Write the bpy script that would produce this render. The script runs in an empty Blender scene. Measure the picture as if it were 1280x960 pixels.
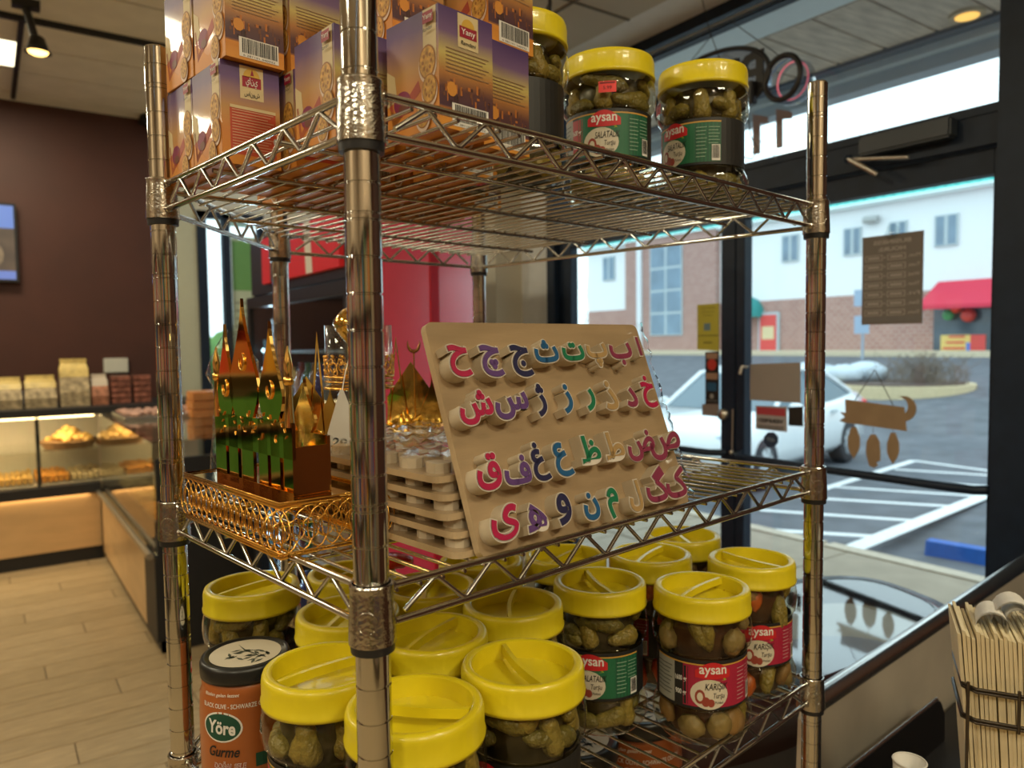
import bpy, bmesh, math, random
from mathutils import Vector, Matrix
random.seed(7)
PI = math.pi
S = 0.0254
# ---------------------------------------------------------------- camera
PHI = math.radians(7.8)
CR = Vector((0.818121, -0.574917, -0.012196)); CU = Vector((0.041188, 0.037431, 0.998450)); CF = Vector((0.573569, 0.817355, -0.054303)); CAM = Vector((-0.220031, -0.492271, 1.519504))
FPX = 936.24
scene = bpy.context.scene
COL = scene.collection
cd = bpy.data.cameras.new('camera'); cd.sensor_width = 36; cd.lens = FPX / 1280 * 36
cd.clip_start = 0.02; cd.clip_end = 300
cam = bpy.data.objects.new('camera', cd); COL.objects.link(cam)
M4 = Matrix.Identity(4)
for i in range(3):
    M4[i][0] = CR[i]; M4[i][1] = CU[i]; M4[i][2] = -CF[i]; M4[i][3] = CAM[i]
cam.matrix_world = M4
cd.dof.use_dof = True; cd.dof.focus_distance = 0.72; cd.dof.aperture_fstop = 6.5
scene.camera = cam
# ---------------------------------------------------------------- world, exposure
scene.view_settings.view_transform = 'Standard'; scene.view_settings.look = 'None'
scene.view_settings.exposure = 0.0; scene.view_settings.gamma = 1; scene.view_settings.use_curve_mapping = False
w = bpy.data.worlds.new('overcast sky'); scene.world = w; w.use_nodes = True
bg = w.node_tree.nodes['Background']; bg.inputs[0].default_value = (0.76, 0.93, 1.0, 1); bg.inputs[1].default_value = 2.3
def area(name, loc, sx, sy, power, col, rot=(0, 0, 0)):
    l = bpy.data.lights.new(name, 'AREA'); l.shape = 'RECTANGLE'; l.size = sx; l.size_y = sy; l.energy = power; l.color = col
    o = bpy.data.objects.new(name, l); COL.objects.link(o); o.location = loc; o.rotation_euler = rot
    return o
WARM = (1.0, 0.90, 0.64)
scene.cycles.transparent_max_bounces = 32
PANELS = [(-0.28, 5.31), (-2.0, 3.9), (-2.0, 1.6), (-3.4, 0.2), (-2.2, -1.6), (-0.6, -2.7), (-2.9, 5.6), (0.7, -2.1)]  # last one added behind the camera to brighten the steel splash panel
for i, (x, y) in enumerate(PANELS):
    area('panel_light', (x, y, 3.36), 0.58, 0.46, 34, WARM)
# ---------------------------------------------------------------- placing helpers
def ray(px, py):
    return CR * ((px - 640) / FPX) - CU * ((py - 480) / FPX) + CF
def PX(px, py, X): r = ray(px, py); return CAM + r * ((X - CAM.x) / r.x)
def PY(px, py, Y): r = ray(px, py); return CAM + r * ((Y - CAM.y) / r.y)
def PZ(px, py, Z): r = ray(px, py); return CAM + r * ((Z - CAM.z) / r.z)
def PD(px, py, d): return CAM + ray(px, py) * d
ZM = 1.30
cph, sph = math.cos(PHI), math.sin(PHI)
def LW(x, y, z):            # rack inches -> world
    return Vector(((cph * x - sph * y) * S, (sph * x + cph * y) * S, ZM + z * S))
def WL(v):
    x, y = v[0] / S, v[1] / S
    return Vector((cph * x + sph * y, -sph * x + cph * y, (v[2] - ZM) / S))
H0, H1, H2, H3 = 13.883, 0.0, -11.376, -22.6
DECK = 1.6
RL, RW, RA, RD = 27.27, 26.41, 16.0, 10.35
# ---------------------------------------------------------------- materials
MATS = {}
def mat(name, col=(0.8, 0.8, 0.8), rough=0.5, metal=0.0, noise=0.0, nscale=20, bump=0.0, bscale=60, emit=0, ecol=None, spec=0.5, stretch=None, coat=0, dark=None, ior=None, trans=0):
    if name in MATS: return MATS[name]
    m = bpy.data.materials.new(name); m.use_nodes = True; MATS[name] = m
    nt = m.node_tree; b = nt.nodes['Principled BSDF']
    b.inputs['Base Color'].default_value = (*col, 1); b.inputs['Roughness'].default_value = rough; b.inputs['Metallic'].default_value = metal
    b.inputs['Specular IOR Level'].default_value = spec
    if coat: b.inputs['Coat Weight'].default_value = coat; b.inputs['Coat Roughness'].default_value = 0.05
    if ior: b.inputs['IOR'].default_value = ior
    if trans: b.inputs['Transmission Weight'].default_value = trans
    if emit: b.inputs['Emission Color'].default_value = (*(ecol or col), 1); b.inputs['Emission Strength'].default_value = emit
    tc = nt.nodes.new('ShaderNodeTexCoord'); mp = nt.nodes.new('ShaderNodeMapping'); nt.links.new(tc.outputs['Object'], mp.inputs[0])
    if stretch: mp.inputs['Scale'].default_value = stretch
    n = nt.nodes.new('ShaderNodeTexNoise'); n.inputs['Scale'].default_value = nscale; n.inputs['Detail'].default_value = 5; nt.links.new(mp.outputs[0], n.inputs['Vector'])
    r = nt.nodes.new('ShaderNodeValToRGB'); k = max(noise, 0.02)
    r.color_ramp.elements[0].position = 0.3; r.color_ramp.elements[1].position = 0.7
    lo = dark if dark else tuple(max(0, c * (1 - k)) for c in col); hi = col if dark else tuple(min(1, c * (1 + k)) for c in col)
    r.color_ramp.elements[0].color = (*lo, 1); r.color_ramp.elements[1].color = (*hi, 1)
    nt.links.new(n.outputs['Fac'], r.inputs[0]); nt.links.new(r.outputs[0], b.inputs['Base Color'])
    if bump:
        n2 = nt.nodes.new('ShaderNodeTexNoise'); n2.inputs['Scale'].default_value = bscale; nt.links.new(mp.outputs[0], n2.inputs['Vector'])
        bp = nt.nodes.new('ShaderNodeBump'); bp.inputs['Strength'].default_value = bump; bp.inputs['Distance'].default_value = 0.01
        nt.links.new(n2.outputs['Fac'], bp.inputs['Height']); nt.links.new(bp.outputs[0], b.inputs['Normal'])
    return m
def glassmat(name, tint, gloss_rough=0.02, ior=1.45, gloss=(1, 1, 1), bump=0, bscale=20, base=0.0, maxf=1.0):
    if name in MATS: return MATS[name]
    m = bpy.data.materials.new(name); m.use_nodes = True; MATS[name] = m
    nt = m.node_tree; nt.nodes.clear()
    out = nt.nodes.new('ShaderNodeOutputMaterial'); mx = nt.nodes.new('ShaderNodeMixShader')
    t = nt.nodes.new('ShaderNodeBsdfTransparent'); t.inputs[0].default_value = (*tint, 1)
    g = nt.nodes.new('ShaderNodeBsdfGlossy'); g.inputs['Roughness'].default_value = gloss_rough; g.inputs[0].default_value = (*gloss, 1)
    f = nt.nodes.new('ShaderNodeLayerWeight'); f.inputs['Blend'].default_value = 0.5; F0 = ((ior - 1) / (ior + 1)) ** 2   # Schlick, same from both sides
    pw = nt.nodes.new('ShaderNodeMath'); pw.operation = 'POWER'; pw.inputs[1].default_value = 5; nt.links.new(f.outputs['Facing'], pw.inputs[0])
    sc_ = nt.nodes.new('ShaderNodeMath'); sc_.operation = 'MULTIPLY_ADD'; sc_.inputs[1].default_value = 1 - F0; sc_.inputs[2].default_value = F0; nt.links.new(pw.outputs[0], sc_.inputs[0])
    mr = nt.nodes.new('ShaderNodeMapRange'); mr.inputs['To Min'].default_value = base; mr.inputs['To Max'].default_value = maxf
    nt.links.new(sc_.outputs[0], mr.inputs[0])
    nt.links.new(mr.outputs[0], mx.inputs[0]); nt.links.new(t.outputs[0], mx.inputs[1]); nt.links.new(g.outputs[0], mx.inputs[2]); nt.links.new(mx.outputs[0], out.inputs[0])
    if bump:
        tc = nt.nodes.new('ShaderNodeTexCoord'); n2 = nt.nodes.new('ShaderNodeTexNoise'); n2.inputs['Scale'].default_value = bscale; nt.links.new(tc.outputs['Object'], n2.inputs['Vector'])
        bp = nt.nodes.new('ShaderNodeBump'); bp.inputs['Strength'].default_value = bump; bp.inputs['Distance'].default_value = 0.01
        nt.links.new(n2.outputs['Fac'], bp.inputs['Height']); nt.links.new(bp.outputs[0], g.inputs['Normal']); nt.links.new(bp.outputs[0], f.inputs['Normal'])
    return m
def rampmat(name, stops, axis='z', size=0.095, rough=0.45, wob=0.25, nscale=14):
    """print whose colours run up the carton (part of the print), with a cloudy wobble"""
    if name in MATS: return MATS[name]
    m = mat(name, (1, 1, 1), rough, coat=0.25); nt = m.node_tree; b = nt.nodes['Principled BSDF']
    tc = nt.nodes.new('ShaderNodeTexCoord'); sp = nt.nodes.new('ShaderNodeSeparateXYZ'); nt.links.new(tc.outputs['Object'], sp.inputs[0])
    d = nt.nodes.new('ShaderNodeMath'); d.operation = 'DIVIDE'; d.inputs[1].default_value = size; nt.links.new(sp.outputs['XYZ'.index(axis.upper())], d.inputs[0])
    n = nt.nodes.new('ShaderNodeTexNoise'); n.inputs['Scale'].default_value = nscale; n.inputs['Detail'].default_value = 3; nt.links.new(tc.outputs['Object'], n.inputs['Vector'])
    a = nt.nodes.new('ShaderNodeMath'); a.operation = 'MULTIPLY_ADD'; a.inputs[1].default_value = wob; nt.links.new(n.outputs['Fac'], a.inputs[0])
    s2 = nt.nodes.new('ShaderNodeMath'); s2.operation = 'SUBTRACT'; s2.inputs[1].default_value = wob * 0.5
    nt.links.new(d.outputs[0], a.inputs[2]); nt.links.new(a.outputs[0], s2.inputs[0])
    r = nt.nodes.new('ShaderNodeValToRGB'); el = r.color_ramp.elements
    el[0].position = stops[0][0]; el[0].color = (*stops[0][1], 1); el[1].position = stops[-1][0]; el[1].color = (*stops[-1][1], 1)
    for p, c in stops[1:-1]:
        e = el.new(p); e.color = (*c, 1)
    nt.links.new(s2.outputs[0], r.inputs[0]); nt.links.new(r.outputs[0], b.inputs['Base Color'])
    return m
chrome = mat('chrome plated steel', (0.60, 0.595, 0.57), 0.07, 1, noise=0.04, nscale=40)
chrome_w = mat('chrome wire', (0.58, 0.575, 0.55), 0.2, 1)
castm = mat('cast chrome collar', (0.52, 0.5, 0.46), 0.16, 1, bump=0.10, bscale=350)
blackp = mat('black plastic', (0.012, 0.012, 0.014), 0.4)
goldm = mat('gold mirror acrylic', (1.0, 0.62, 0.14), 0.07, 1, noise=0.04, nscale=15, bump=0.03, bscale=30)
goldw = mat('gold filigree', (0.9, 0.52, 0.12), 0.22, 1)
goldc = mat('crumpled gold', (1.0, 0.66, 0.12), 0.3, 1, bump=0.6, bscale=60)
yellow = mat('yellow plastic lid', (0.70, 0.57, 0.010), 0.38, noise=0.05, coat=0.3)
# ---------------------------------------------------------------- mesh helpers
class MB:
    def __init__(s): s.v = []; s.f = []; s.mi = []; s.sm = []; s.mats = []
    def m(s, material):
        if material not in s.mats: s.mats.append(material)
        return s.mats.index(material)
    def add(s, vs, fs, material, smooth=False, M=None):
        o = len(s.v); k = s.m(material)
        for p in vs: s.v.append(tuple(M @ Vector(p)) if M else tuple(p))
        for f in fs: s.f.append(tuple(i + o for i in f)); s.mi.append(k); s.sm.append(smooth)
    def box(s, x0, x1, y0, y1, z0, z1, material, M=None, bev=0):
        vs = [(x, y, z) for z in (z0, z1) for y in (y0, y1) for x in (x0, x1)]
        if bev:
            bm = bmesh.new(); vv = [bm.verts.new(p) for p in vs]
            for f in ((0, 2, 3, 1), (4, 5, 7, 6), (0, 1, 5, 4), (2, 6, 7, 3), (0, 4, 6, 2), (1, 3, 7, 5)): bm.faces.new([vv[i] for i in f])
            bmesh.ops.bevel(bm, geom=list(bm.edges), offset=bev, segments=2, affect='EDGES')
            bm.verts.index_update()
            s.add([v.co.copy() for v in bm.verts], [[v.index for v in f.verts] for f in bm.faces], material, False, M); bm.free(); return
        s.add(vs, [(0, 2, 3, 1), (4, 5, 7, 6), (0, 1, 5, 4), (2, 6, 7, 3), (0, 4, 6, 2), (1, 3, 7, 5)], material, False, M)
    def tube(s, pts, r, material, n=8, closed=False, caps=True, M=None):
        pts = [Vector(p) for p in pts]; N = len(pts); vs = []; fs = []
        rr = r if isinstance(r, (list, tuple)) else [r] * N
        prev = None
        for i, p in enumerate(pts):
            if closed: t = (pts[(i + 1) % N] - pts[i - 1])
            else: t = pts[min(i + 1, N - 1)] - pts[max(i - 1, 0)]
            t.normalize()
            if prev is None:
                a = Vector((0, 0, 1)) if abs(t.z) < 0.9 else Vector((1, 0, 0)); u = t.cross(a).normalized()
            else: u = (prev - t * prev.dot(t)).normalized()
            prev = u; v = t.cross(u)
            for k in range(n):
                an = 2 * PI * k / n; vs.append(p + (u * math.cos(an) + v * math.sin(an)) * rr[i])
        for i in range(N if closed else N - 1):
            for k in range(n):
                a = i * n + k; b = i * n + (k + 1) % n; c = ((i + 1) % N) * n + (k + 1) % n; d = ((i + 1) % N) * n + k
                fs.append((a, b, c, d))
        s.add(vs, fs, material, True, M)
        if caps and not closed:
            s.add(vs[:n], [tuple(reversed(range(n)))], material, False, M); s.add(vs[-n:], [tuple(range(n))], material, False, M)
    def lathe(s, prof, material, n=32, M=None, smooth=True, mod=None, a0=0, a1=None, sharp=False):
        """prof list of (r,z)"""
        if sharp:
            for i in range(len(prof) - 1): s.lathe(prof[i:i + 2], material, n, M, smooth, mod, a0, a1)
            return
        full = a1 is None; A = 2 * PI if full else a1 - a0; cols = n if full else n + 1
        vs = []; fs = []
        for (r, z) in prof:
            for k in range(cols):
                an = a0 + A * k / n; q = r * (mod(an, z) if mod else 1)
                vs.append((q * math.cos(an), q * math.sin(an), z))
        for i in range(len(prof) - 1):
            for k in range(n):
                k2 = (k + 1) % cols; fs.append((i * cols + k, i * cols + k2, (i + 1) * cols + k2, (i + 1) * cols + k))
        s.add(vs, fs, material, smooth, M)
    def cyl(s, r, z0, z1, material, n=24, M=None, r1=None):
        r1 = r if r1 is None else r1
        s.lathe([(r, z0), (r1, z1)], material, n, M)
        s.add([(r * math.cos(2 * PI * k / n), r * math.sin(2 * PI * k / n), z0) for k in range(n)], [tuple(reversed(range(n)))], material, False, M)
        s.add([(r1 * math.cos(2 * PI * k / n), r1 * math.sin(2 * PI * k / n), z1) for k in range(n)], [tuple(range(n))], material, False, M)
    def prism(s, poly, h0, h1, material, M=None, side=None):
        """poly 2D (x,y) extruded along z"""
        n = len(poly); vs = [(x, y, h0) for x, y in poly] + [(x, y, h1) for x, y in poly]
        s.add(vs, [tuple(reversed(range(n))), tuple(range(n, 2 * n))], material, False, M)
        s.add(vs, [(i, (i + 1) % n, n + (i + 1) % n, n + i) for i in range(n)], side or material, False, M)
    def blob(s, c, r, material, seg=10, rings=7, sc=(1, 1, 1), jit=0.0, M=None):
        vs = []; fs = []
        for i in range(rings + 1):
            th = PI * i / rings
            for k in range(seg):
                an = 2 * PI * k / seg; j = 1 + random.uniform(-jit, jit)
                vs.append((c[0] + r * sc[0] * j * math.sin(th) * math.cos(an), c[1] + r * sc[1] * j * math.sin(th) * math.sin(an), c[2] + r * sc[2] * j * math.cos(th)))
        for i in range(rings):
            for k in range(seg): fs.append((i * seg + k, (i + 1) * seg + k, (i + 1) * seg + (k + 1) % seg, i * seg + (k + 1) % seg))
        s.add(vs, fs, material, True, M)
    def mesh(s, name):
        me = bpy.data.meshes.new(name); me.from_pydata(s.v, [], s.f)
        for m in s.mats: me.materials.append(m)
        me.polygons.foreach_set('material_index', s.mi); me.polygons.foreach_set('use_smooth', s.sm); me.update()
        return me
    def build(s, name, parent=None, loc=None, rot=None):
        return obj(name, s.mesh(name), parent, loc, rot)
def obj(name, me, parent=None, loc=None, rot=None):
    o = bpy.data.objects.new(name, me); COL.objects.link(o)
    if parent: o.parent = parent
    if loc is not None: o.location = loc
    if rot is not None: o.rotation_euler = rot
    return o
def tag(o, label=None, cat=None, group=None, kind=None):
    if label: o['label'] = label
    if cat: o['category'] = cat
    if group: o['group'] = group
    if kind: o['kind'] = kind
    return o
def thing(name, label, cat, loc=(0, 0, 0), rz=0, group=None):
    o = bpy.data.objects.new(name, None); COL.objects.link(o); o.empty_display_size = 0.05
    o.location = loc; o.rotation_euler = (0, 0, rz); return tag(o, label, cat, group)
def copy_tree(o, parent=None):
    c = o.copy(); COL.objects.link(c); c.parent = parent
    for ch in list(o.children): copy_tree(ch, c)
    return c
def struct(mb, name, **k):
    o = mb.build(name, **k); o['kind'] = 'structure'; return o
def rx(v, a): return Matrix.Rotation(a, 4, v)
TXT = {}
def glyph(sx, extrude=0, offset=0):
    """letter whose strokes may overlap: each outline is filled on its own"""
    key = ('g', sx, extrude, offset)
    if key in TXT: return TXT[key]
    c = bpy.data.curves.new('t', 'FONT'); c.body = sx; c.size = 1; c.resolution_u = 3
    o = bpy.data.objects.new('t', c); COL.objects.link(o); bpy.context.view_layer.update()
    dg = bpy.context.evaluated_depsgraph_get(); cu = o.evaluated_get(dg).to_curve(dg)
    pol = []
    for sp in cu.splines:
        P = [(p.co.x, p.co.y) for p in sp.bezier_points] if sp.type == 'BEZIER' else [(p.co[0], p.co[1]) for p in sp.points]
        ar = sum(P[i - 1][0] * P[i][1] - P[i][0] * P[i - 1][1] for i in range(len(P))) / 2; pol.append((P, ar))
    sg = 1 if max(pol, key=lambda t: abs(t[1]))[1] > 0 else -1
    def inside(pt, P):
        r = False
        for i in range(len(P)):
            (x0, y0), (x1, y1) = P[i - 1], P[i]
            if (y0 > pt[1]) != (y1 > pt[1]) and pt[0] < (x1 - x0) * (pt[1] - y0) / (y1 - y0) + x0: r = not r
        return r
    outs = [i for i, (P, a) in enumerate(pol) if a * sg > 0]; groups = []
    for i in outs: groups.append([i] + [j for j, (P, a) in enumerate(pol) if a * sg < 0 and inside(P[0], pol[i][0])])
    V, F = [], []
    base = cu.copy(); o.to_curve_clear()
    for g in groups:
        c2 = base.copy(); keep = set(g)
        for k in reversed(range(len(c2.splines))):
            if k not in keep: c2.splines.remove(c2.splines[k])
        c2.dimensions = '2D'; c2.fill_mode = 'BOTH'; c2.extrude = extrude; c2.offset = offset; c2.resolution_u = 3
        o2 = bpy.data.objects.new('t2', c2); COL.objects.link(o2); bpy.context.view_layer.update()
        me = bpy.data.meshes.new_from_object(o2.evaluated_get(bpy.context.evaluated_depsgraph_get()))
        n = len(V); V += [tuple(v.co) for v in me.vertices]; F += [tuple(i + n for i in p.vertices) for p in me.polygons]
        bpy.data.objects.remove(o2); bpy.data.curves.remove(c2); bpy.data.meshes.remove(me)
    bpy.data.objects.remove(o); bpy.data.curves.remove(c); bpy.data.curves.remove(base)
    y0 = min(v[1] for v in V); y1 = max(v[1] for v in V); x0 = min(v[0] for v in V); x1 = max(v[0] for v in V)
    V = [(v[0] - (x0 + x1) / 2, v[1] - (y0 + y1) / 2, v[2]) for v in V]
    TXT[key] = (V, F); return TXT[key]
def text(sx, size=1.0, extrude=0, offset=0, align='CENTER', space=1.0, shear=0):
    """triangulated text outline, centred -> (verts3d, faces)"""
    key = (sx, size, extrude, offset, align, space, shear)
    if key in TXT: return TXT[key]
    c = bpy.data.curves.new('t', 'FONT'); c.body = sx; c.size = size; c.extrude = extrude; c.offset = offset; c.align_x = align; c.space_character = space; c.shear = shear
    c.resolution_u = 3
    o = bpy.data.objects.new('t', c); COL.objects.link(o)
    bpy.context.view_layer.update()
    dg = bpy.context.evaluated_depsgraph_get(); me = bpy.data.meshes.new_from_object(o.evaluated_get(dg))
    vs = [tuple(v.co) for v in me.vertices]; fs = [tuple(p.vertices) for p in me.polygons]
    bpy.data.objects.remove(o); bpy.data.curves.remove(c); bpy.data.meshes.remove(me)
    if vs:
        y0 = min(v[1] for v in vs); y1 = max(v[1] for v in vs); x0 = min(v[0] for v in vs); x1 = max(v[0] for v in vs)
        cy = (y0 + y1) / 2; cx = (x0 + x1) / 2 if align == 'CENTER' else x0
        vs = [(v[0] - cx, v[1] - cy, v[2]) for v in vs]
    TXT[key] = (vs, fs); return TXT[key]
class Decal:
    """flat print laid in thin layers on a surface: fn(u,v,h)->xyz"""
    def __init__(s, mb, fn, lift=0.00025): s.mb = mb; s.fn = fn; s.l = 0; s.lift = lift
    def up(s): s.l += 1
    def poly(s, pts, m):
        h = s.l * s.lift; s.mb.add([s.fn(u, v, h) for u, v in pts], [tuple(range(len(pts)))], m)
    def rect(s, u0, u1, v0, v1, m, n=1):
        h = s.l * s.lift; vs = []; fs = []
        for i in range(n + 1):
            u = u0 + (u1 - u0) * i / n; vs += [s.fn(u, v0, h), s.fn(u, v1, h)]
        for i in range(n): fs.append((2 * i, 2 * i + 2, 2 * i + 3, 2 * i + 1))
        s.mb.add(vs, fs, m)
    def strip(s, cols, m):
        h = s.l * s.lift; vs = []
        for u, a, b in cols: vs += [s.fn(u, a, h), s.fn(u, b, h)]
        s.mb.add(vs, [(2 * i, 2 * i + 2, 2 * i + 3, 2 * i + 1) for i in range(len(cols) - 1)], m)
    def disc(s, cu, cv, ru, rv, m, n=20, a0=0, a1=2 * PI):
        if a1 - a0 > 6.2:
            N = max(4, n // 2); s.strip([(cu - ru * math.cos(PI * k / N), cv - rv * math.sin(PI * k / N), cv + rv * math.sin(PI * k / N)) for k in range(N + 1)], m); return
        s.poly([(cu + ru * math.cos(a0 + (a1 - a0) * k / n), cv + rv * math.sin(a0 + (a1 - a0) * k / n)) for k in range(n + (0 if a1 - a0 > 6.2 else 1))], m)
    def text(s, sx, cu, cv, size, m, offset=0, sq=1.0, shear=0, mirror=False, width=None, rot=0):
        vs, fs = text(sx, 1.0, 0, offset, 'CENTER', 1.0, shear); h = s.l * s.lift
        if not vs: return
        k = size * sq
        if width:
            ww = max(v[0] for v in vs) - min(v[0] for v in vs); k = width / ww
        sg = -1 if mirror else 1; cr, sr = math.cos(rot), math.sin(rot)
        P = [(v[0] * k * sg, v[1] * size) for v in vs]
        s.mb.add([s.fn(cu + a * cr - b * sr, cv + a * sr + b * cr, h) for a, b in P], fs, m)
ink = {}
def I(name, col, rough=0.5): 
    return mat('ink ' + name, col, rough)
# ================================================================ THE SETTING
XW = 2.03            # plane of the glass front
YB = 6.4             # brown back wall
ZC = 3.4
wallb = mat('brown wall paint', (0.060, 0.016, 0.009), 0.6, noise=0.12, nscale=3)
beige = mat('beige wall paint', (0.60, 0.55, 0.44), 0.7, noise=0.05, nscale=3)
whitep = mat('white paint', (0.86, 0.87, 0.88), 0.6, noise=0.03)
ceilm = mat('ceiling panel', (0.84, 0.79, 0.68), 0.75, noise=0.06, nscale=5)
alum = mat('dark anodised frame', (0.010, 0.020, 0.042), 0.45, noise=0.15, spec=0.3)
winglass = glassmat('window glass', (0.94, 0.97, 0.97), ior=1.35)
# floor: base slab and laid planks
mb = MB(); mb.box(-4.2, 2.1, -3.2, 6.6, -0.08, -0.004, mat('floor joint', (0.05, 0.035, 0.02), 0.8)); floor = struct(mb, 'floor')
pm = []
for i, c in enumerate([(0.35, 0.255, 0.14), (0.37, 0.27, 0.15), (0.33, 0.24, 0.13)]):
    pm.append(mat('floor plank grain %d' % i, c, 0.42, noise=0.38, nscale=7, stretch=(1.0, 22, 1), bump=0.08, bscale=20, spec=0.35))
pmesh = []
for m in pm:
    q = MB(); q.box(-0.598, 0.598, -0.0885, 0.0885, -0.012, 0, m, bev=0.0015); pmesh.append(q.mesh('plank'))
yy = 0.9; row = 0
while yy < 6.45:
    x0 = -2.9 + (row * 0.47) % 1.2
    xx = x0
    while xx < 1.6:
        o = obj('floor_plank', random.choice(pmesh), floor, (xx, yy, 0)); xx += 1.2
    yy += 0.18; row += 1
mb = MB(); mb.box(-4.2, 2.1, -3.2, 0.81, -0.02, 0, pm[0]); o = mb.build('floor_planking', floor); o['kind'] = 'stuff'
# ceiling with long panels
mb = MB(); mb.box(-4.2, 1.55, -3.2, 6.6, ZC + 0.02, ZC + 0.1, mat('ceiling gap', (0.05, 0.045, 0.04), 0.8)); ceil = struct(mb, 'ceiling')
q = MB(); q.box(-0.96, 0.96, -0.245, 0.245, 0, 0.018, ceilm, bev=0.003); cme = q.mesh('ceiling_panel')
y = 6.17 - 0.255
ys = [6.17 + 0.255 - 0.51 * k for k in range(0, 19)]
for yk in ys:
    for xk in (-3.15, -1.22, 0.71):
        obj('ceiling_panel', cme, ceil, (xk - 0.1, yk - 0.001, ZC))
# lowered soffit over the glass front
mb = MB(); mb.box(1.30, 1.83, -3.2, 2.62, 2.74, ZC + 0.1, beige); mb.box(1.83, XW + 0.06, -3.2, 2.62, 2.742, ZC + 0.1, whitep)
mb.box(1.30, 1.83, 1.62, 1.632, 2.735, 2.741, mat('soffit seam', (0.2, 0.18, 0.14), 0.8)); mb.box(1.55, 1.562, -3.2, 2.6, 2.735, 2.741, mat('soffit seam', (0.2, 0.18, 0.14), 0.8)); struct(mb, 'trim_1')
# walls
mb = MB(); mb.box(-4.2, 1.12, YB, YB + 0.12, 0, ZC, wallb); struct(mb, 'wall_back')
mb = MB(); mb.box(-4.3, -4.2, -3.2, 6.6, 0, ZC, mat('tan wall paint', (0.40, 0.30, 0.2), 0.7)); struct(mb, 'wall_left')
mb = MB(); mb.box(-4.2, 2.1, -3.3, -3.2, 0, ZC, mat('tan wall paint', (0.40, 0.30, 0.2), 0.7)); struct(mb, 'wall_front')
# return beside the glass front and the wall running on to the back corner
mb = MB(); mb.box(1.86, XW + 0.1, 2.60, 2.75, 0, ZC, beige); mb.box(XW, XW + 0.1, 2.62, 6.5, 0, ZC, beige); struct(mb, 'wall_right')
mb = MB(); mb.box(XW - 0.01, XW + 0.1, 2.37, 2.60, 0, 2.86, whitep); struct(mb, 'trim_3')
# back window band (between brown wall and corner)
yb = YB + 0.02
xa = PY(228, 430, yb).x; xb_ = PY(250, 430, yb).x; xc = PY(262, 430, yb).x; xd = PY(282, 430, yb).x; xe = PY(291, 430, yb).x; xf = PY(326, 430, yb).x
mb = MB(); mb.box(1.12, xb_, yb, yb + 0.1, 0, ZC, mat('pale green wall paint', (0.50, 0.50, 0.38), 0.7)); mb.box(xb_, XW, yb, yb + 0.1, 2.7, ZC, beige); mb.box(xb_, XW, yb, yb + 0.1, 0, 0.4, beige); mb.box(xf + 0.05, XW, yb, yb + 0.1, 0.4, 2.7, beige)
struct(mb, 'wall_back_right')
wf = MB()
for a, b in ((xb_, xc), (xd, xe), (xf, xf + 0.05)): wf.box(a, b, yb - 0.03, yb + 0.06, 0.4, 2.7, alum)
wf.box(xb_, xf, yb - 0.03, yb + 0.06, 2.64, 2.7, alum); wf.box(xb_, xf, yb - 0.03, yb + 0.06, 0.4, 0.46, alum)
win2 = struct(wf, 'window_2')
for a, b in ((xc, xd), (xe, xf)):
    g = MB(); g.box(a, b, yb + 0.01, yb + 0.018, 0.46, 2.64, winglass); g.build('pane', win2)
# poster in the back window
mb = MB(); pz = [PY(300, v, yb).z for v in (255, 330, 500, 560)]
mb.box(xe + 0.01, xf - 0.005, yb - 0.002, yb + 0.004, 0.62, 2.5, I('poster pale', (0.52, 0.60, 0.46)))
D = Decal(mb, lambda u, v, h: (u, yb - 0.003 - h * 4, v)); D.up()
D.rect(xe + 0.02, xf - 0.01, 2.02, 2.46, I('poster green', (0.15, 0.36, 0.12)), 1); D.up()
for k in range(7):
    D.rect(xe + 0.03, xf - 0.03 - 0.03 * (k % 3), 1.9 - k * 0.07, 1.92 - k * 0.07, I('poster grey', (0.3, 0.33, 0.26)))
D.rect(xe + 0.03, xf - 0.02, 1.15, 1.38, I('poster peach', (0.6, 0.42, 0.25)))
tag(mb.build('window_poster'), 'pale green and white poster on the narrow back window right of the brown wall', 'poster')
# ---- glass front: frame, transom, two door leaves
ZH = 2.13; ZT = 2.68
yr = PX(1257, 137, XW).y        # right end of transom glass
y_s1 = PX(940, 450, XW + .045).y; y_s0 = PX(919, 450, XW).y; y_s2 = PX(901, 450, XW).y
y_l = PX(723, 400, XW + .045).y; y_j = PX(690, 400, XW).y; y_r = PX(1238, 400, XW).y
ztop = PX(1236, 218, XW).z
fr = MB()
fr.box(XW - 0.03, XW + 0.09, yr - 0.55, y_j, ztop + 0.075, ZH, alum)      # header
fr.box(XW - 0.01, XW + 0.09, yr - 0.55, y_j, ZT + .02, 2.742, alum)
fr.box(XW - 0.03, XW + 0.09, y_j - 0.055, y_j, 0, ZH, alum); fr.box(XW - 0.03, XW + 0.09, y_j - 0.045, y_j, ZH, ZT, alum)
fr.box(XW - 0.05, XW + 0.09, yr - 0.35, yr - 0.002, 0, ZT, alum)
fr.box(XW - 0.035, XW + 0.02, yr - 0.55, y_j, ZH - 0.012, ZH + 0.012, alum)
win1 = struct(fr, 'window_1')
g = MB(); g.box(XW + 0.02, XW + 0.028, yr, y_j - 0.045, ZH + 0.01, ZT + .02, winglass); g.build('pane', win1)
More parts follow.
